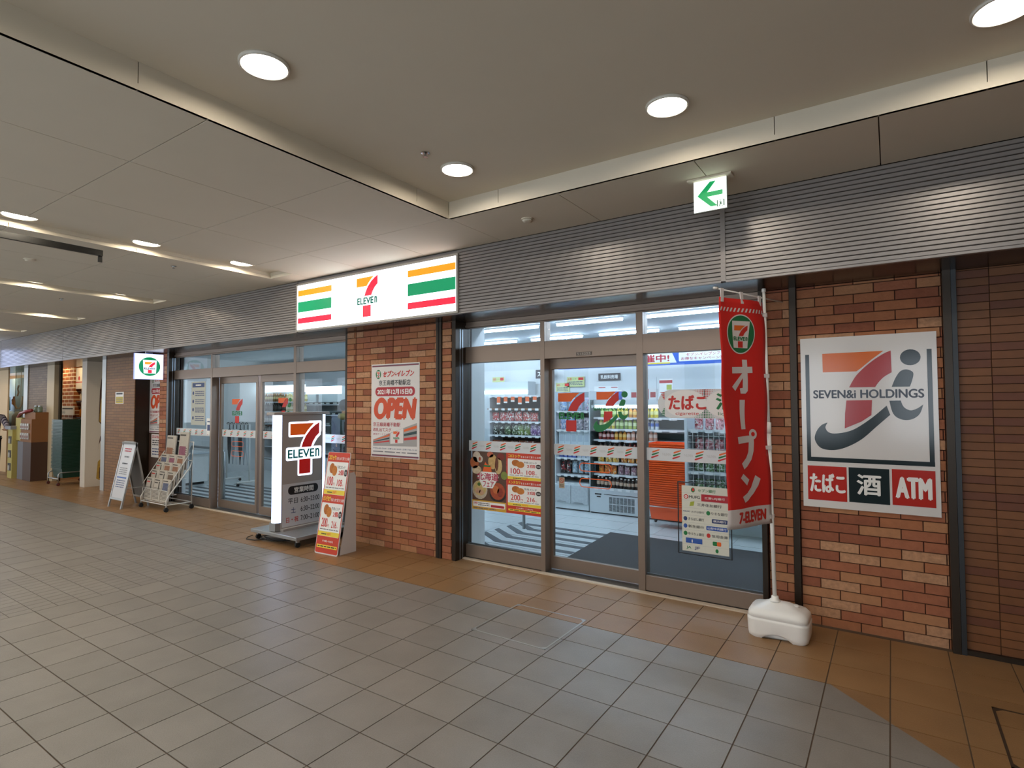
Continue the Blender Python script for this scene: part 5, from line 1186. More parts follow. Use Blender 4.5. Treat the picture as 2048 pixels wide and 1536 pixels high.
def packmat(c, lc):
    n = 'packprint_' + c + lc
    if n in MATS: return MATS[n]
    m = M(n, c, .38); nt = m.node_tree; b = nt.nodes['Principled BSDF']
    tc = nt.nodes.new('ShaderNodeTexCoord'); oi = nt.nodes.new('ShaderNodeObjectInfo'); ad = nt.nodes.new('ShaderNodeVectorMath'); ad.operation = 'ADD'
    mp = nt.nodes.new('ShaderNodeMapping'); mp.inputs['Scale'].default_value = (1, 1, .8)
    vo = nt.nodes.new('ShaderNodeTexVoronoi'); vo.inputs['Scale'].default_value = 62
    nt.links.new(tc.outputs['Object'], mp.inputs[0]); nt.links.new(mp.outputs[0], ad.inputs[0]); nt.links.new(oi.outputs['Random'], ad.inputs[1]); nt.links.new(ad.outputs[0], vo.inputs['Vector'])
    sp = nt.nodes.new('ShaderNodeSeparateColor'); nt.links.new(vo.outputs['Color'], sp.inputs[0])
    cr = nt.nodes.new('ShaderNodeValToRGB'); cr.color_ramp.interpolation = 'CONSTANT'; e = cr.color_ramp.elements
    e[0].color = lin(c); e[1].position = .48; e[1].color = lin(lc); q = e.new(.66); q.color = tuple(x*.45 for x in lin(c)[:3]) + (1,); q = e.new(.80); q.color = lin('#D8D4CC'); q = e.new(.9); q.color = lin(c)
    nt.links.new(sp.outputs[0], cr.inputs[0]); nt.links.new(cr.outputs[0], b.inputs['Base Color'])
    return m
def bag_mesh(nm, w, d, h, c, lc):
    mb = MB(); n = 12
    def ring(z, sx, sy): return [(sx*math.cos(2*math.pi*k/n), sy*math.sin(2*math.pi*k/n), z) for k in range(n)]
    rs = [ring(0, w*.45, d*.3), ring(h*.15, w*.5, d*.5), ring(h*.5, w*.5, d*.48), ring(h*.85, w*.48, d*.3), ring(h, w*.5, d*.05)]
    for q in rs: mb.v += q
    mi = []
    for i in range(4):
        for k in range(n): mb.f.append((i*n+k, i*n+(k+1) % n, (i+1)*n+(k+1) % n, (i+1)*n+k)); mi.append(1 if i in (1, 2) and 7 <= k <= 10 else 0)
    mb.f += [tuple(range(n-1, -1, -1)), tuple(range(4*n, 5*n))]; mi += [0, 0]
    return mb.mesh(nm, [packmat(c, lc), packmat(c, lc)], smooth=True, midx=mi)
def put(nm, me, x, y, z, lb, cat, grp, rz=0):
    o = bpy.data.objects.new(nm, me); _link(o); o.location = (x, y, z); o.rotation_euler = (0, 0, rz); return tag(o, lb, cat, grp)
RW = random.Random(11)
def row(nm, meshes, x0, x1, y, z, step, lb, cat, grp):
    n_ = int((x1-x0)/step + .6); used = {}
    for k in range(n_):
        i = (k*len(meshes))//n_; j = (k*len(lb))//n_; used[j] = used.get(j, -1) + 1
        o_ = put(nm, meshes[i], x0 + step*(k+.5) + RW.uniform(-.04, .04)*step, y + RW.uniform(0, .025), z, nth(used[j]) + ' ' + lb[j], cat, grp, RW.uniform(-.12, .12))
        q = RW.uniform(.92, 1.06); o_.scale = (1, 1, q)
def tags(par, x0, x1, y, z, n, mat=TAGW):
    for k in range(n): xx = x0 + (x1-x0)*(k+.2)/n; MB().box(xx, xx+(x1-x0)/n*.5, y-.003, y, z-.03, z+.004).obj('price_tag', mat, par)
# ---- milk drink chiller at the back
t = thing('drinks_chiller', 'white open drinks chiller at the back with grille and lit shelves', 'chiller', (-2.8, 7.7, 0))
cx0, cx1, cy0 = -3.63, -1.9, 7.40
MB().box(cx0, cx1, cy0, cy0+.03, .02, .33).obj('base_panel', CHW, t); MB().box(cx0, cx1, cy0+.05, 8.2, .02, .30).obj('base_box', CHW, t); MB().box(cx0+.01, cx1, cy0+.02, 8.2, 0, .02).obj('plinth', BPLAST, t)
MB().box(cx0, cx1, 8.1, 8.2, .3, 1.62).obj('back_panel', CHD, t); MB().box(cx0, cx0+.02, cy0+.03, 8.2, .02, 1.62).obj('end_panel', glass('chiller_side_glass', '#C8D2D2'), t)
MB().box(cx0, cx1, cy0+.12, 8.2, 1.545, 1.62).obj('canopy', CHW, t); MB().box(cx0+.03, cx1, cy0+.12, cy0+.15, 1.50, 1.545).obj('light_strip', E_STRIP, t)
MB().box(cx0, cx1, cy0-.004, cy0+.05, .33, .37).obj('front_lip', CHW, t); tags(t, cx0+.05, cx1, cy0-.005, .37, 14)
zs = [1.367, 1.204, 1.047, .87, .725, .554]
for z in zs: MB().box(cx0+.02, cx1, cy0+.10, 8.1, z-.022, z).obj('shelf', SHF, t); tags(t, cx0+.05, cx1, cy0+.099, z-.002, 8)
gr = MB()
for a in range(7):
    for b in range(2):
        for c in range(9): gr.box(cx0+.30+.055*a, cx0+.345+.055*a, cy0-.004, cy0, .055+.105*b+.0105*c, .0595+.105*b+.0105*c)
gr.obj('grille', M('grille_dark', '#4A4E50', .5), t, kind='stuff')
MB().box(cx0+.22, cx0+.80, cy0-.006, cy0, .278, .284).obj('grille_frame', BPLAST, t); MB().box(cx0+.08, cx0+.18, cy0-.004, cy0, .27, .288).obj('display', BPLAST, t); MB().box(cx0+.11, cx0+.17, cy0-.004, cy0, .235, .25).obj('display', BPLAST, t)
for x in (cx0+.275, cx0+.71): MB().lathe([(.012, 0), (.012, .004)], (0, 0, 0), 10)
bm = {'yl': bottle_mesh('bottle', '#D8C22A', '#C8B020', '#E2DC9A', .15), 'gr': bottle_mesh('bottle', '#E4E8E0', '#7E9E3A', '#CFE0A0', .155), 'bl': bottle_mesh('bottle', '#2A5AB8', '#D0D6DA', '#3A5AA0', .15), 'or': bottle_mesh('bottle', '#2A2A22', '#D08A2E', '#E8C070', .14),
      'pk': bottle_mesh('bottle', '#3A3430', '#D8A088', '#E8D0C0', .14), 'rd': bottle_mesh('bottle', '#8A2A22', '#7A2A22', '#D8B0A8', .13), 'bk': bottle_mesh('bottle', '#E8E0D8', '#2A211E', '#B9A08A', .15), 'lg': bottle_mesh('bottle', '#E6EAE4', '#A8B84A', '#DCE6B0', .15)}
fy = cy0+.155
row('juice_bottle', [bm['gr'], bm['yl'], bm['or'], bm['yl']], cx0+.1, -2.68, fy, 1.367, .062, ['green juice bottle on the top lit shelf of the back chiller', 'yellow juice bottle on the top lit shelf of the back chiller', 'orange juice bottle on the top lit shelf of the back chiller', 'yellow capped bottle at the right of the top chiller shelf'], 'bottle', 'top shelf drinks')
row('tea_bottle', [bm['yl'], bm['gr'], bm['lg'], bm['bl']], cx0+.08, -2.68, fy, 1.204, .064, ['yellow drink bottle on the second chiller shelf', 'green tea bottle on the second chiller shelf', 'pale green tea bottle on the second chiller shelf', 'blue capped bottle on the second chiller shelf'], 'bottle', 'second shelf drinks')
row('juice_bottle', [bm['rd'], bm['or'], bm['pk'], bm['pk']], cx0+.06, -2.68, fy, 1.047, .064, ['red brown drink bottle on the third chiller shelf', 'amber drink bottle on the third chiller shelf', 'peach drink bottle on the third chiller shelf', 'pink drink bottle on the third chiller shelf'], 'bottle', 'third shelf drinks')
row('juice_bottle', [bm['bk'], bm['rd']], cx0+.06, -2.68, fy, .87, .075, ['dark bottle on the chiller shelf behind the decal band', 'red bottle on the chiller shelf behind the decal band'], 'bottle', 'fourth shelf drinks')
pm = [bag_mesh('pouch', .10, .05, .12, '#D2A03A', '#E8D8A0'), bag_mesh('pouch', .10, .05, .12, '#C87A2A', '#E8C070'), bag_mesh('pouch', .10, .05, .12, '#B8B44A', '#C8503A')]
row('food_pouch', pm, cx0+.05, -2.68, fy, .725, .115, ['amber food pouch on the fifth chiller shelf', 'orange food pouch on the fifth chiller shelf', 'yellow and red food pouch on the fifth chiller shelf'], 'pouch', 'fifth shelf pouches')
pm2 = [bag_mesh('pouch', .085, .05, .13, '#C8641E', '#E8A040'), bag_mesh('pouch', .085, .05, .13, '#A88C94', '#7A4A5E'), bag_mesh('pouch', .11, .05, .11, '#8A9A4A', '#C9D0A0')]
row('food_pouch', pm2, cx0+.06, -2.68, fy, .554, .10, ['orange spouted pouch on the sixth chiller shelf', 'purple printed spouted pouch on the sixth chiller shelf', 'green pouch on the sixth chiller shelf'], 'pouch', 'sixth shelf pouches')
row('coffee_cup', [bm['bk']], cx0+.06, -2.6, cy0+.10, .36, .058, ['dark coffee drink cup standing in the lowest chiller tray'], 'cup', 'coffee cups in the tray')
n = thing('blue_pail', 'blue lidded pail on top of the back chiller', 'pail', (-3.30, 7.7, 1.62)); MB().lathe([(.05, 0), (.065, .12)], (-3.30, 7.7, 1.62), 16).obj('pail', BLUEP, n, True); MB().lathe([(.068, .12), (.068, .14)], (-3.30, 7.7, 1.62), 16).obj('lid', WPLAST, n)
for k, (x, c) in enumerate(((-3.02, '#C8D2CC'), (-2.88, '#B8382E'), (-2.74, '#D8D4D0'))): put('carton_pack', box_mesh('pack', .10, .08, .15, c, '#9A2A26'), x, 7.62, 1.62, ('pale', 'red', 'white')[k] + ' carton standing on top of the back chiller', 'carton', 'cartons on the chiller')
# ---- shelf unit with white boxes beside it
t = thing('shelf_unit', 'white shelf unit with boxed goods left of the back chiller', 'shelf', (-3.95, 7.7, 0)); gx0, gx1 = -4.22, -3.66
MB().box(gx0, gx1, 8.0, 8.05, 0, 1.75).obj('back_panel', CHD, t); MB().box(gx0-.02, gx0, 7.45, 8.05, 0, 1.75).obj('end_panel', SHF, t); MB().box(gx1, gx1+.015, 7.45, 8.05, 0, 1.75).obj('end_panel', SHF, t)
for z in (1.46, 1.176, .962, .763, .513, .395): MB().box(gx0, gx1, 7.47, 8.0, z-.02, z).obj('shelf', SHF, t); tags(t, gx0, gx1, 7.469, z-.002, 5)
PAT = M('patterned_cabinet_front', '#B9BEC0', .5, var=.25, vscale=30)
for k in range(2): c = MB().box(gx0+.28*k+.004, gx0+.28*(k+1)-.004, 7.40, 7.46, .10, .365).obj('cabinet_door', PAT, t, bevel=.003); MB().box(gx0+.28*k+.06, gx0+.28*k+.2, 7.392, 7.40, .115, .125).obj('handle', STEEL, c)
MB().box(gx0, gx1, 7.42, 8.0, .02, .375).obj('base_box', SHF, t); MB().box(gx0, gx1, 7.45, 8.0, 0, .02).obj('plinth', BPLAST, t)
wb = box_mesh('box', .098, .10, .20, '#C3CCD0', '#AEB8BE')
for k in range(5): put('white_box', wb, gx0+.075+.103*k, 7.56, .962, 'tall white printed box, %s from the left on the shelf beside the chiller' % ('first', 'second', 'third', 'fourth', 'fifth')[k], 'box', 'white boxes in a row')
bp_ = [bag_mesh('pack', .12, .06, .20, '#8EA8C8', '#C8D2DC'), bag_mesh('pack', .12, .06, .20, '#A8B0C0', '#C8A0B0')]
row('tissue_pack', bp_, gx0+.02, gx1, 7.56, 1.46, .13, ['blue soft pack on the top shelf beside the chiller', 'pale soft pack on the top shelf beside the chiller'], 'pack', 'soft packs on the top shelf')
row('tissue_pack', [bag_mesh('pack', .12, .06, .19, '#7E98C0', '#D0B0B8'), bag_mesh('pack', .12, .06, .19, '#8E8A90', '#B8A8B0')], gx0+.02, gx1, 7.56, 1.176, .13, ['blue and pink soft pack on the second shelf beside the chiller', 'grey soft pack on the second shelf beside the chiller'], 'pack', 'soft packs on the second shelf')
row('small_pack', [box_mesh('pack', .06, .06, .12, '#4A5A9A', '#C8CED8'), box_mesh('pack', .06, .06, .12, '#C0C6CC', '#5A6AA8')], gx0+.02, gx1, 7.54, .763, .075, ['navy pack on the shelf behind the decal band', 'white pack on the shelf behind the decal band'], 'pack', 'packs behind the band')
row('refill_pouch', [bag_mesh('pouch', .09, .05, .19, '#2A2426', '#B8302E'), bag_mesh('pouch', .09, .05, .19, '#9EB4C0', '#C4D2DA'), bag_mesh('pouch', .09, .05, .19, '#A8C0CC', '#7A8CA8')], gx0+.02, gx1, 7.56, .533, .098, ['black and red refill pouch low on the shelf beside the chiller', 'pale blue refill pouch low on the shelf beside the chiller', 'silver blue refill pouch low on the shelf beside the chiller'], 'pouch', 'refill pouches')
# ---- snack unit seen through the left fixed pane
t = thing('snack_unit', 'shelf unit with red snack bags seen through the left fixed pane', 'shelf', (-5.0, 7.9, 0)); lx0, lx1 = -5.62, -4.45
MB().box(lx0, lx1, 8.05, 8.1, 0, 1.70).obj('back_panel', M('brown_shelf_back', '#3A2C24', .7), t)
for z in (1.70, 1.491, 1.281, 1.056, .782, .50, .25): MB().box(lx0, lx1, 7.62, 8.05, z-.02, z).obj('shelf', SHF if z != 1.491 else KR, t); tags(t, lx0, lx1, 7.62, z-.002, 9)
for x in (lx0, lx1-.02): MB().box(x, x+.02, 7.66, 8.1, 0, 1.72).obj('end_panel', SHF, t)
for k in range(7): x = lx0+.20+.14*k; MB().box(x, x+.07, 7.612, 7.616, 1.56+.02*(k % 3), 1.68).obj('sale_tag', ORANGE, t); MB().box(x, x+.07, 7.611, 7.6115, 1.56+.02*(k % 3), 1.585+.02*(k % 3)).obj('sale_tag_foot', WHITE, t)
rb = [bag_mesh('bag', .15, .07, .16, '#A82A26', '#D8C8C0'), bag_mesh('bag', .15, .07, .16, '#B83A30', '#E0D4C8')]
row('snack_bag', rb, lx0+.03, lx1-.2, 7.72, 1.281, .15, ['red snack bag on the shelf seen through the left fixed pane', 'red and white snack bag on the shelf seen through the left fixed pane'], 'bag', 'red snack bags')
gb = [bag_mesh('bag', .12, .06, .17, '#3A3A32', '#B8C0B0'), bag_mesh('bag', .12, .06, .17, '#4A5A3A', '#C0CCA8'), bag_mesh('bag', .12, .06, .17, '#7A8A4A', '#C8D8C8'), bag_mesh('bag', .12, .06, .17, '#8A6A92', '#D8C8D8'), bag_mesh('bag', .10, .06, .20, '#4A2A5A', '#6A4A7A')]
row('snack_bag', gb, lx0+.03, lx1, 7.72, 1.056, .125, ['dark bag on the lower snack shelf', 'green bag on the lower snack shelf', 'pale green bag on the lower snack shelf', 'lilac bag on the lower snack shelf', 'tall purple bag on the lower snack shelf'], 'bag', 'bags on the lower snack shelf')
row('snack_bag', [bag_mesh('bag', .16, .07, .18, '#8A4A32', '#A8683A'), bag_mesh('bag', .16, .07, .18, '#7A3A30', '#B8584A')], lx0+.03, lx1, 7.72, .782, .17, ['brown bag on the snack shelf behind the decal band', 'red brown bag on the snack shelf behind the decal band'], 'bag', 'brown bags')
# lit chilled case behind it
t = thing('chilled_case', 'lit chilled case showing above the snack unit', 'chiller', (-5.4, 8.3, 1.7)); MB().box(-6.2, -5.15, 8.15, 8.4, 1.73, 1.95).obj('canopy', CHW, t); MB().box(-6.2, -5.15, 8.13, 8.15, 1.74, 1.80).obj('light_strip', E_STRIP, t); MB().box(-6.2, -5.15, 8.15, 8.4, 0, 1.73).obj('body', CHW, t)
# ---- gondola behind the oval panel
t = thing('gondola', 'white wire gondola with hanging pink packets behind the oval panel', 'shelf', (-1.4, 7.0, 0)); ox0, ox1 = -2.02, -.5
MB().box(ox0, ox1, 7.10, 7.13, 0, 1.5).obj('back_panel', SHF, t); MB().box(ox0-.03, ox0, 6.72, 7.13, 0, 1.5).obj('end_post', SHF, t)
for z in (.30, .52, .76, 1.0, 1.25): MB().box(ox0, ox1, 6.75, 7.10, z-.02, z).obj('shelf', SHF, t); tags(t, ox0, ox1, 6.75, z-.002, 9)
mb = MB()
for k in range(26): mb.box(ox0+.06*k, ox0+.06*k+.004, 6.742, 6.746, .25, 1.3)
for k in range(14): mb.box(ox0, ox1, 6.742, 6.746, .28+.075*k, .284+.075*k)
mb.obj('wire_grid', WMETAL, t, kind='stuff')
pk = [bag_mesh('packet', .10, .04, .15, '#C88A8E', '#8A2A2A'), bag_mesh('packet', .10, .04, .15, '#B87AA0', '#C8503A'), bag_mesh('packet', .10, .04, .15, '#A8A83A', '#B8402E')]
for z, lv in ((1.25, 'top'), (1.0, 'second'), (.76, 'third'), (.52, 'fourth')):
    row('sweet_packet', pk if z > .8 else [bag_mesh('packet', .10, .04, .15, '#6A8A5A', '#C8D8C0'), pk[1]], ox0+.04, ox1, 6.86, z, .12, ['pink packet on the %s shelf of the wire gondola' % lv, 'mauve packet on the %s shelf of the wire gondola' % lv] + (['lime packet on the %s shelf of the wire gondola' % lv] if z > .8 else []), 'packet', 'packets on the wire gondola')
n = thing('price_card', 'white and red price card on a clip above the orange baskets', 'sign', (-2.3, 7.5, 1.85)); MB().box(-2.62, -2.44, 7.5, 7.505, 1.70, 1.90).obj('card', WPLAST, n); p = PR(n, (-2.62, 7.5, 1.70)); p.rect('red_heading', DEEPRED, .0, .14, .18, .18); p.rect('green_photo', OLIVE, .10, .05, .17, .12); p.done(); MB().box(-2.66, -2.655, 7.5, 7.505, 1.6, 1.93).obj('clip_rod', STEEL, n)
# ---- orange baskets
t = thing('basket_trolley', 'chrome trolley under the orange basket stack', 'trolley', (-2.34, 7.1, 0))
for y in (6.88, 7.30): MB().tube([(-2.62, y, .05), (-2.62, y, .28), (-2.06, y, .28), (-2.06, y, .05)], .011, 8).obj('side_frame', WMETAL, t, True)
for x in (-2.62, -2.06):
    MB().tube([(x, 6.88, .10), (x, 7.30, .10)], .010, 8).obj('cross_bar', CHROME, t, True)
    for y in (6.88, 7.30): MB().prism([(y+.028*math.cos(2*math.pi*k/12), .028+.028*math.sin(2*math.pi*k/12)) for k in range(12)], x-.011, x+.011, 0).obj('caster', RUBBER, t)
om = M('orange_plastic', '#F4581A', .35)
b1 = basket('shopping_basket', 'orange shopping basket at the bottom of the stack beside the chiller', 'orange shopping baskets', om, .47, .34, .20)
for k in range(1, 29): dup(b1, (-2.34+.003*(k % 2), 7.08, .115+.0268*k), 0, 'orange shopping basket, %s from the bottom of the stack beside the chiller' % nth(k))
b1.location = (-2.34, 7.08, .115)
# ---- banner and wall signs
t = thing('ceiling_banner', 'long blue banner with white panels hanging inside the shop', 'banner', (-2.9, 7.6, 2.09)); BB = M('banner_blue', '#2A58B0', .5, var=.3, vscale=3)
MB().box(-4.25, -1.30, 7.60, 7.604, 2.09, 2.285).obj('sheet', BB, t); p = PR(t, (-4.25, 7.60, 2.09))
p.poly('white_panel', WHITE, [(.85, .035), (.95, .165), (1.78, .165), (1.84, .03)], 0); p.rect('yellow_edge', YELLOW, .95, .022, 1.75, .04, 1); p.text('開催中!', 1.22, .045, 1.74, .155, DEEPRED, 2, .04)
p.poly('white_panel', WHITE, rrect(1.87, .045, 2.62, .165, .012), 0); p.text('セブン-イレブンアプリで', 1.97, .115, 2.58, .155, DEEPRED, 1, .015); p.text('お得なキャンペーン実施中', 1.90, .06, 2.58, .10, DEEPRED, 1, .02); p.rect('yellow_edge', YELLOW, .25, .022, .95, .06, 0); p.done()
for x in (-4.1, -2.7, -1.5): MB().tube([(x, 7.602, 2.28), (x, 7.602, CZ)], .002, 6).obj('cord', WMETAL, t)
def wsign(lb, x0, x1, z0, z1, y, mat, txt, tm, heads=()):
    t = thing('department_sign', lb, 'sign', (x0, y, z0)); MB().box(x0, x1, y-.01, y, z0, z1).obj('board', mat, t); p = PR(t, (x0, y-.01, z0)); w, h = x1-x0, z1-z0
    p.text(txt, w*.1, h*.22, w*.9, h*.78, tm, 0, .03) if not heads else None
    if heads:
        p.text('お酒', w*.06, h*.66, w*.28, h*.90, RED, 0, .02); p.text('コーナー', w*.32, h*.70, w*.62, h*.86, GREEN, 0, .015); p.rect('red_tab', RED, w*.66, h*.66, w*.95, h*.92); p.lines('small_print', NAVY, w*.1, h*.15, w*.9, h*.55, 3, 0, .45, 4)
    p.done()
    if y < 8.4:
        for xx in (x0+.04, x1-.04): MB().tube([(xx, y-.005, z1), (xx, y-.005, CZ)], .002, 6).obj('cord', WMETAL, t)
DBR = M('sign_dark_brown', '#2E2422', .5); LY = M('sign_pale_yellow', '#C9CC8E', .5)
wsign('dark brown department sign with white lettering above the back chiller', -3.965, -3.585, 1.94, 2.056, 8.44, DBR, '乳飲料売場', WHITE)
wsign('upper pale yellow liquor corner sign on the back wall', -4.548, -4.22, 1.85, 2.016, 8.44, LY, '', None, (1,)); wsign('lower pale yellow liquor corner sign next to the mullion', -4.76, -4.50, 1.755, 1.92, 8.44, LY, '', None, (1,)); wsign('pale yellow liquor corner sign behind the left fixed pane', -6.0, -5.74, 1.86, 2.05, 8.30, LY, '', None, (1,))
wsign('dark brown sweets sign seen left of the mullion', -5.08, -4.72, 2.0, 2.15, 8.3, DBR, 'スイーツ', WHITE)
t = thing('price_leaflets', 'row of small product leaflets on the wall below the department sign', 'leaflet', (-4.0, 8.44, 1.6)); p = PR(t, (-4.05, 8.449, 1.66)); p.rect('sheet', WHITE, 0, 0, .42, .19); p.rect('red_line', RED, .08, .16, .20, .172, 1); p.rect('red_line', RED, .30, .16, .41, .172, 1); p.rect('green_pack', GREEN, .18, .02, .28, .06, 1); p.rect('grey_pack', GREYP, .29, .02, .38, .06, 1); p.done()
# ---- handrails
for x0, y0, y1, h, lb in ((-3.86, 5.1, 6.0, .86, 'stainless handrail inside the right entrance'), ):
    t = thing('handrail', lb, 'handrail', (x0, y0, 0)); MB().tube([(x0, y0, 0), (x0, y0, h-.05), (x0, y0+.05, h), (x0, y1-.05, h), (x0, y1, h-.05), (x0, y1, 0)], .019, 10).obj('rail', STEEL, t, True)
t = thing('handrail', 'bent stainless handrail inside the left entrance behind the newspaper rack', 'handrail', (-9.3, 5.1, 0)); MB().tube([(-10.27, 5.12, 0), (-10.27, 5.12, .78), (-10.21, 5.118, .84), (-9.07, 5.025, .84), (-9.01, 5.02, .78), (-9.01, 5.02, 0)], .022, 10).obj('rail', STEEL, t, True)
# ---- left half: drinks shelf, chilled food, counter, umbrella rack
t = thing('drinks_shelf', 'lit drinks shelf at the back of the left half of the shop', 'shelf', (-11.6, 8.2, 0)); MB().box(-12.7, -11.05, 8.30, 8.35, 0, 2.05).obj('back_panel', CHD, t); MB().box(-12.7, -11.05, 7.98, 8.02, 1.86, 2.02).obj('light_strip', E_STRIP, t); MB().box(-12.7, -11.05, 7.98, 8.35, 2.02, 2.10).obj('canopy', CHW, t)
for z in (1.637, 1.406, 1.12, .86, .58, .30): MB().box(-12.7, -11.05, 7.98, 8.3, z-.025, z).obj('shelf', SHF, t)
MB().box(-12.7, -11.05, 7.95, 8.3, 0, .26).obj('base_box', CHW, t)
b2 = {'a': bottle_mesh('bottle', '#C8843A', '#6A4A22', '#B8A878', .19, .032), 'b': bottle_mesh('bottle', '#1A1A1A', '#1E221E', '#3A3A34', .20, .032), 'c': bottle_mesh('bottle', '#D8D4A0', '#A89A3A', '#D8CC90', .19, .032), 'd': bottle_mesh('bottle', '#A84A22', '#8A8A88', '#B8B8B4', .20, .032)}
for z, ms, lv in ((1.637, ('a', 'c'), 'top'), (1.406, ('b', 'c'), 'second'), (1.12, ('d', 'd'), 'third'), (.86, ('d', 'a'), 'fourth')):
    row('liquor_bottle', [b2[m] for m in ms], -12.68, -11.08, 8.06, z, .085, ['bottle in the left half of the %s shelf of the far drinks shelf' % lv, 'bottle in the right half of the %s shelf of the far drinks shelf' % lv], 'bottle', 'bottles on the far drinks shelf, %s row' % lv)
t = thing('food_chiller', 'lit chilled food case behind the standing sign', 'chiller', (-10.2, 8.2, 0)); MB().box(-10.98, -9.55, 8.32, 8.36, 0, 2.0).obj('back_panel', CHD, t); MB().box(-10.98, -9.80, 7.98, 8.02, 1.80, 1.965).obj('light_strip', E_STRIP, t); MB().box(-10.98, -9.75, 7.98, 8.36, 1.965, 2.05).obj('canopy', CHW, t)
for z in (1.57, 1.34, 1.12, .82, .5): MB().box(-10.98, -9.75, 7.98, 8.32, z-.022, z).obj('shelf', SHF, t)
MB().box(-10.98, -9.75, 7.95, 8.32, 0, .4).obj('base_box', CHW, t)
tr_ = box_mesh('tray', .16, .14, .05, '#2E322E', '#B8C0B8')
for z, lv in ((1.57, 'top'), (1.34, 'middle'), (1.12, 'lower')): row('food_tray', [tr_], -10.95, -9.8, 8.08, z, .2, ['dark food tray with clear lid on the %s shelf of the chilled case' % lv], 'tray', 'food trays on the %s shelf' % lv)
t = thing('service_counter', 'white service counter behind the handrail in the left half of the shop', 'counter', (-11.9, 5.7, 0)); MB().box(-12.6, -11.35, 5.5, 6.0, .05, .60).obj('body', WPLAST, t, bevel=.005); MB().box(-12.65, -11.3, 5.45, 6.05, .60, .63).obj('top', SHF, t); MB().box(-12.55, -11.4, 5.55, 5.95, 0, .05).obj('plinth', BPLAST, t)
t = thing('wheeled_rack', 'white wheeled rack with hanging umbrellas behind the left sliding leaf', 'rack', (-10.8, 6.4, 0))
for x in (-11.2, -10.4): MB().tube([(x, 6.3, .08), (x, 6.3, 1.18)], .014, 8).obj('post', WMETAL, t, True); MB().tube([(x, 6.05, .07), (x, 6.6, .07)], .02, 8).obj('foot_bar', WMETAL, t, True)
for x in (-11.2, -10.4):
    for y in (6.07, 6.58): MB().prism([(y+.026*math.cos(2*math.pi*k/12), .026+.026*math.sin(2*math.pi*k/12)) for k in range(12)], x-.01, x+.01, 0).obj('caster', RUBBER, t)
MB().tube([(-11.2, 6.3, 1.18), (-10.4, 6.3, 1.18)], .012, 8).obj('top_bar', WMETAL, t, True)
for k in range(6):
    x = -11.12+.13*k; n = thing('umbrella', 'folded umbrella hanging on the white wheeled rack, number %s from its left' % ('one', 'two', 'three', 'four', 'five', 'six')[k], 'umbrella', (x, 6.3, .38), 'umbrellas on the wheeled rack'); c = M('umbrella_%d' % (k % 3), ('#2A2C2E', '#9AA2A4', '#C8CED0')[k % 3], .5)
    MB().lathe([(.008, 0), (.012, .08), (.034, .3), (.042, .62), (.02, .70)], (x, 6.3, .38), 10).obj('folded_canopy', c, n, True); MB().tube([(x, 6.3, 1.08), (x, 6.3, 1.19), (x, 6.27, 1.215), (x, 6.24, 1.19)], .008, 6).obj('crook_handle', BPLAST, n, True)
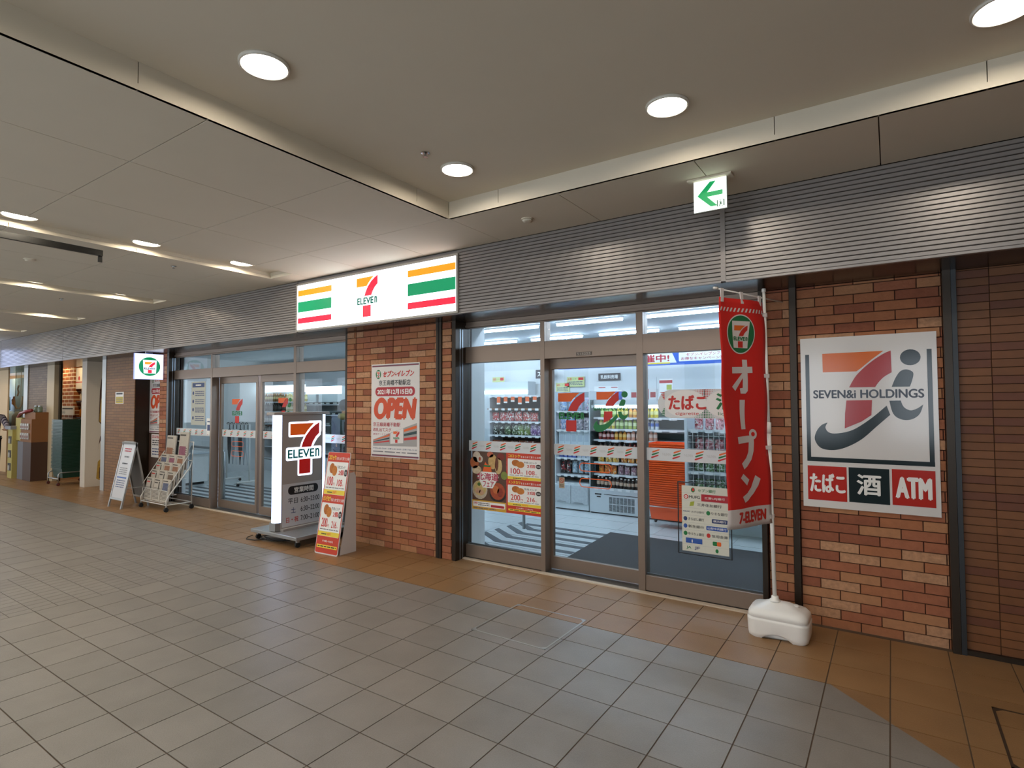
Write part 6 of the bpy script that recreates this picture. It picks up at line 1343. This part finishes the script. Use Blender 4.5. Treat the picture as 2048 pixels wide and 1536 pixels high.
# ================================================================== PEOPLE
SKIN = M('skin', '#B88A6A', .6); HAIR = M('black_hair', '#0E0C0C', .6)
def skinned(name, verts, edges, mat, parent):
    me = bpy.data.meshes.new(name); me.from_pydata([v[:3] for v in verts], edges, []); me.materials.append(mat)
    o = bpy.data.objects.new(name, me); _link(o, parent); ORG[o.name] = Vector((0, 0, 0))
    sk = o.modifiers.new('skin', 'SKIN'); sk.use_smooth_shade = True
    for i, v in enumerate(verts): me.skin_vertices[0].data[i].radius = (v[3], v[3] if len(v) < 5 else v[4])
    me.skin_vertices[0].data[0].use_root = True
    ss = o.modifiers.new('sub', 'SUBSURF'); ss.levels = 2; ss.render_levels = 2
    return o
def person(lb, loc, rz, coat, trouser, lh, rh, le, re_, lean=0.0, hat=HAIR, s=1.0):
    t = thing('person', lb, 'person', loc); t.rotation_euler = (0, 0, rz); t.scale = (s, s, s); ORG[t.name] = Vector((0, 0, 0)); ln = lean
    V = [(0, 0, .95, .13, .10), (0, 0, 1.12, .125, .095), (0, ln*.5, 1.30, .145, .10), (0, ln, 1.42, .10, .085), (0, ln*1.1, 1.50, .05), (0, ln*1.2+.015, 1.60, .085, .09), (0, ln*1.2+.01, 1.70, .075, .085),
         (-.17, ln, 1.40, .058), le + (.045,), lh + (.032,), (.17, ln, 1.40, .058), re_ + (.045,), rh + (.032,),
         (-.095, 0, .88, .085), (-.10, .01, .48, .058), (-.10, -.02, .09, .042), (-.10, .12, .035, .035), (.095, 0, .88, .085), (.10, .01, .48, .058), (.10, -.02, .09, .042), (.10, .12, .035, .035)]
    E = [(0,1),(1,2),(2,3),(3,4),(4,5),(5,6),(3,7),(7,8),(8,9),(3,10),(10,11),(11,12),(0,13),(13,14),(14,15),(15,16),(0,17),(17,18),(18,19),(19,20)]
    b = skinned('body', V, E, SKIN, t)
    J = [(0, 0, .80, .165, .125), (0, 0, 1.05, .16, .125), (0, ln*.5, 1.28, .175, .13), (0, ln, 1.41, .115, .10), (0, ln*1.05, 1.47, .065), (-.18, ln, 1.40, .078), le + (.062,), tuple(le[i]+(lh[i]-le[i])*.85 for i in range(3)) + (.046,), (.18, ln, 1.40, .078), re_ + (.062,), tuple(re_[i]+(rh[i]-re_[i])*.85 for i in range(3)) + (.046,)]
    skinned('jacket', J, [(0,1),(1,2),(2,3),(3,4),(3,5),(5,6),(6,7),(3,8),(8,9),(9,10)], coat, t)
    T = [(0, 0, .93, .14, .11), (-.095, 0, .86, .098), (-.10, .01, .48, .075), (-.10, -.01, .10, .062), (.095, 0, .86, .098), (.10, .01, .48, .075), (.10, -.01, .10, .062)]
    skinned('trousers', T, [(0,1),(1,2),(2,3),(0,4),(4,5),(5,6)], trouser, t)
    for sx in (-1, 1):
        MB().lathe([(.05, 0), (.055, .03), (.045, .07), (.03, .09)], (sx*.10, .04, 0), 12, .8, 2.1).obj('shoe', BPLAST, t, True)
    hc = (0, ln*1.2+.015, 1.63)
    MB().lathe([(.098, .0), (.108, .04), (.10, .09), (.07, .13), (.02, .145)], (hc[0], hc[1]-.012, hc[2]), 16, 1, 1.05).obj('hair', hat, t, True)
    MB().lathe([(.03, -.07), (.075, -.05), (.10, .0), (.10, .03)], (hc[0], hc[1]-.035, hc[2]), 14, .95, .75).obj('hair_back', hat, t, True)
    for sx in (-1, 1):
        MB().lathe([(.0, -.012), (.013, 0), (.0, .012)], (sx*.034, hc[1]+.088, 1.635), 8).obj('eye', BPLAST, t, True); MB().lathe([(.006, -.03), (.012, -.01), (.013, .015), (.006, .03)], (sx*.092, hc[1], 1.62), 8, .6, 1.4).obj('ear', SKIN, t, True)
    MB().lathe([(.014, -.025), (.016, -.012), (.007, .02)], (0, hc[1]+.098, 1.605), 8).obj('nose', SKIN, t, True); MB().cbox((0, hc[1]+.09, 1.56), (.042, .012, .010)).obj('mouth', M('lips', '#8A4A42', .5), t)
    for hx, el in ((lh, le), (rh, re_)):
        d = (Vector(hx)-Vector(el)).normalized(); sd_ = d.cross(Vector((0, 0, 1))); sd_ = sd_.normalized() if sd_.length > .1 else Vector((1, 0, 0)); up_ = sd_.cross(d)
        for k in range(4):
            q = Vector(hx) + d*.03 + sd_*(.027-.018*k); L_ = (.05, .058, .054, .042)[k]
            skinned('finger', [tuple(q) + (.0095,), tuple(q + d*L_*.6) + (.009,), tuple(q + d*L_ - up_*.025) + (.0075,)], [(0,1),(1,2)], SKIN, t)
        q = Vector(hx) + sd_*.03; skinned('thumb', [tuple(q) + (.0105,), tuple(q + sd_*.022 + d*.025) + (.0095,), tuple(q + sd_*.026 + d*.05) + (.008,)], [(0,1),(1,2)], SKIN, t)
    return t
GJ = M('dark_green_jacket', '#1E2E26', .8); pA = person('person in a dark green jacket and black hat behind the standing sign', (-7.50, 6.2, .002), math.radians(35), GJ, M('black_trousers', '#18181A', .8), (-.14, .36, 1.06), (.14, .36, 1.06), (-.24, .08, 1.14), (.24, .08, 1.14), .03, HAIR, .93)
MB().lathe([(.11, -.05), (.135, -.01), (.125, .04), (.085, .06)], (0, .035, 1.46), 14, 1, .95).obj('fur_collar', M('tan_fur_collar', '#8A7A4A', .9, var=.4, vscale=60), pA, True)
STR = M('striped_knit', '#6A5A78', .8)
nt = STR.node_tree; wv = nt.nodes.new('ShaderNodeTexWave'); wv.inputs['Scale'].default_value = 6; wv.bands_direction = 'X'; rp = nt.nodes.new('ShaderNodeValToRGB'); rp.color_ramp.interpolation = 'CONSTANT'; rp.color_ramp.elements[0].color = lin('#3A3048'); rp.color_ramp.elements[1].position = .5; rp.color_ramp.elements[1].color = lin('#A8A0A4')
gg = nt.nodes.new('ShaderNodeNewGeometry'); nt.links.new(gg.outputs['Position'], wv.inputs['Vector']); nt.links.new(wv.outputs['Fac'], rp.inputs[0]); nt.links.new(rp.outputs[0], nt.nodes['Principled BSDF'].inputs['Base Color'])

person('person at the left edge with a striped sleeve reaching towards the display', (-16.80, 4.02, 0), math.radians(-90), STR, MATS['black_trousers'], (-.10, .60, 1.12), (.22, .05, .80), (-.21, .30, 1.17), (.25, -.02, 1.12), .06, HAIR, .93)
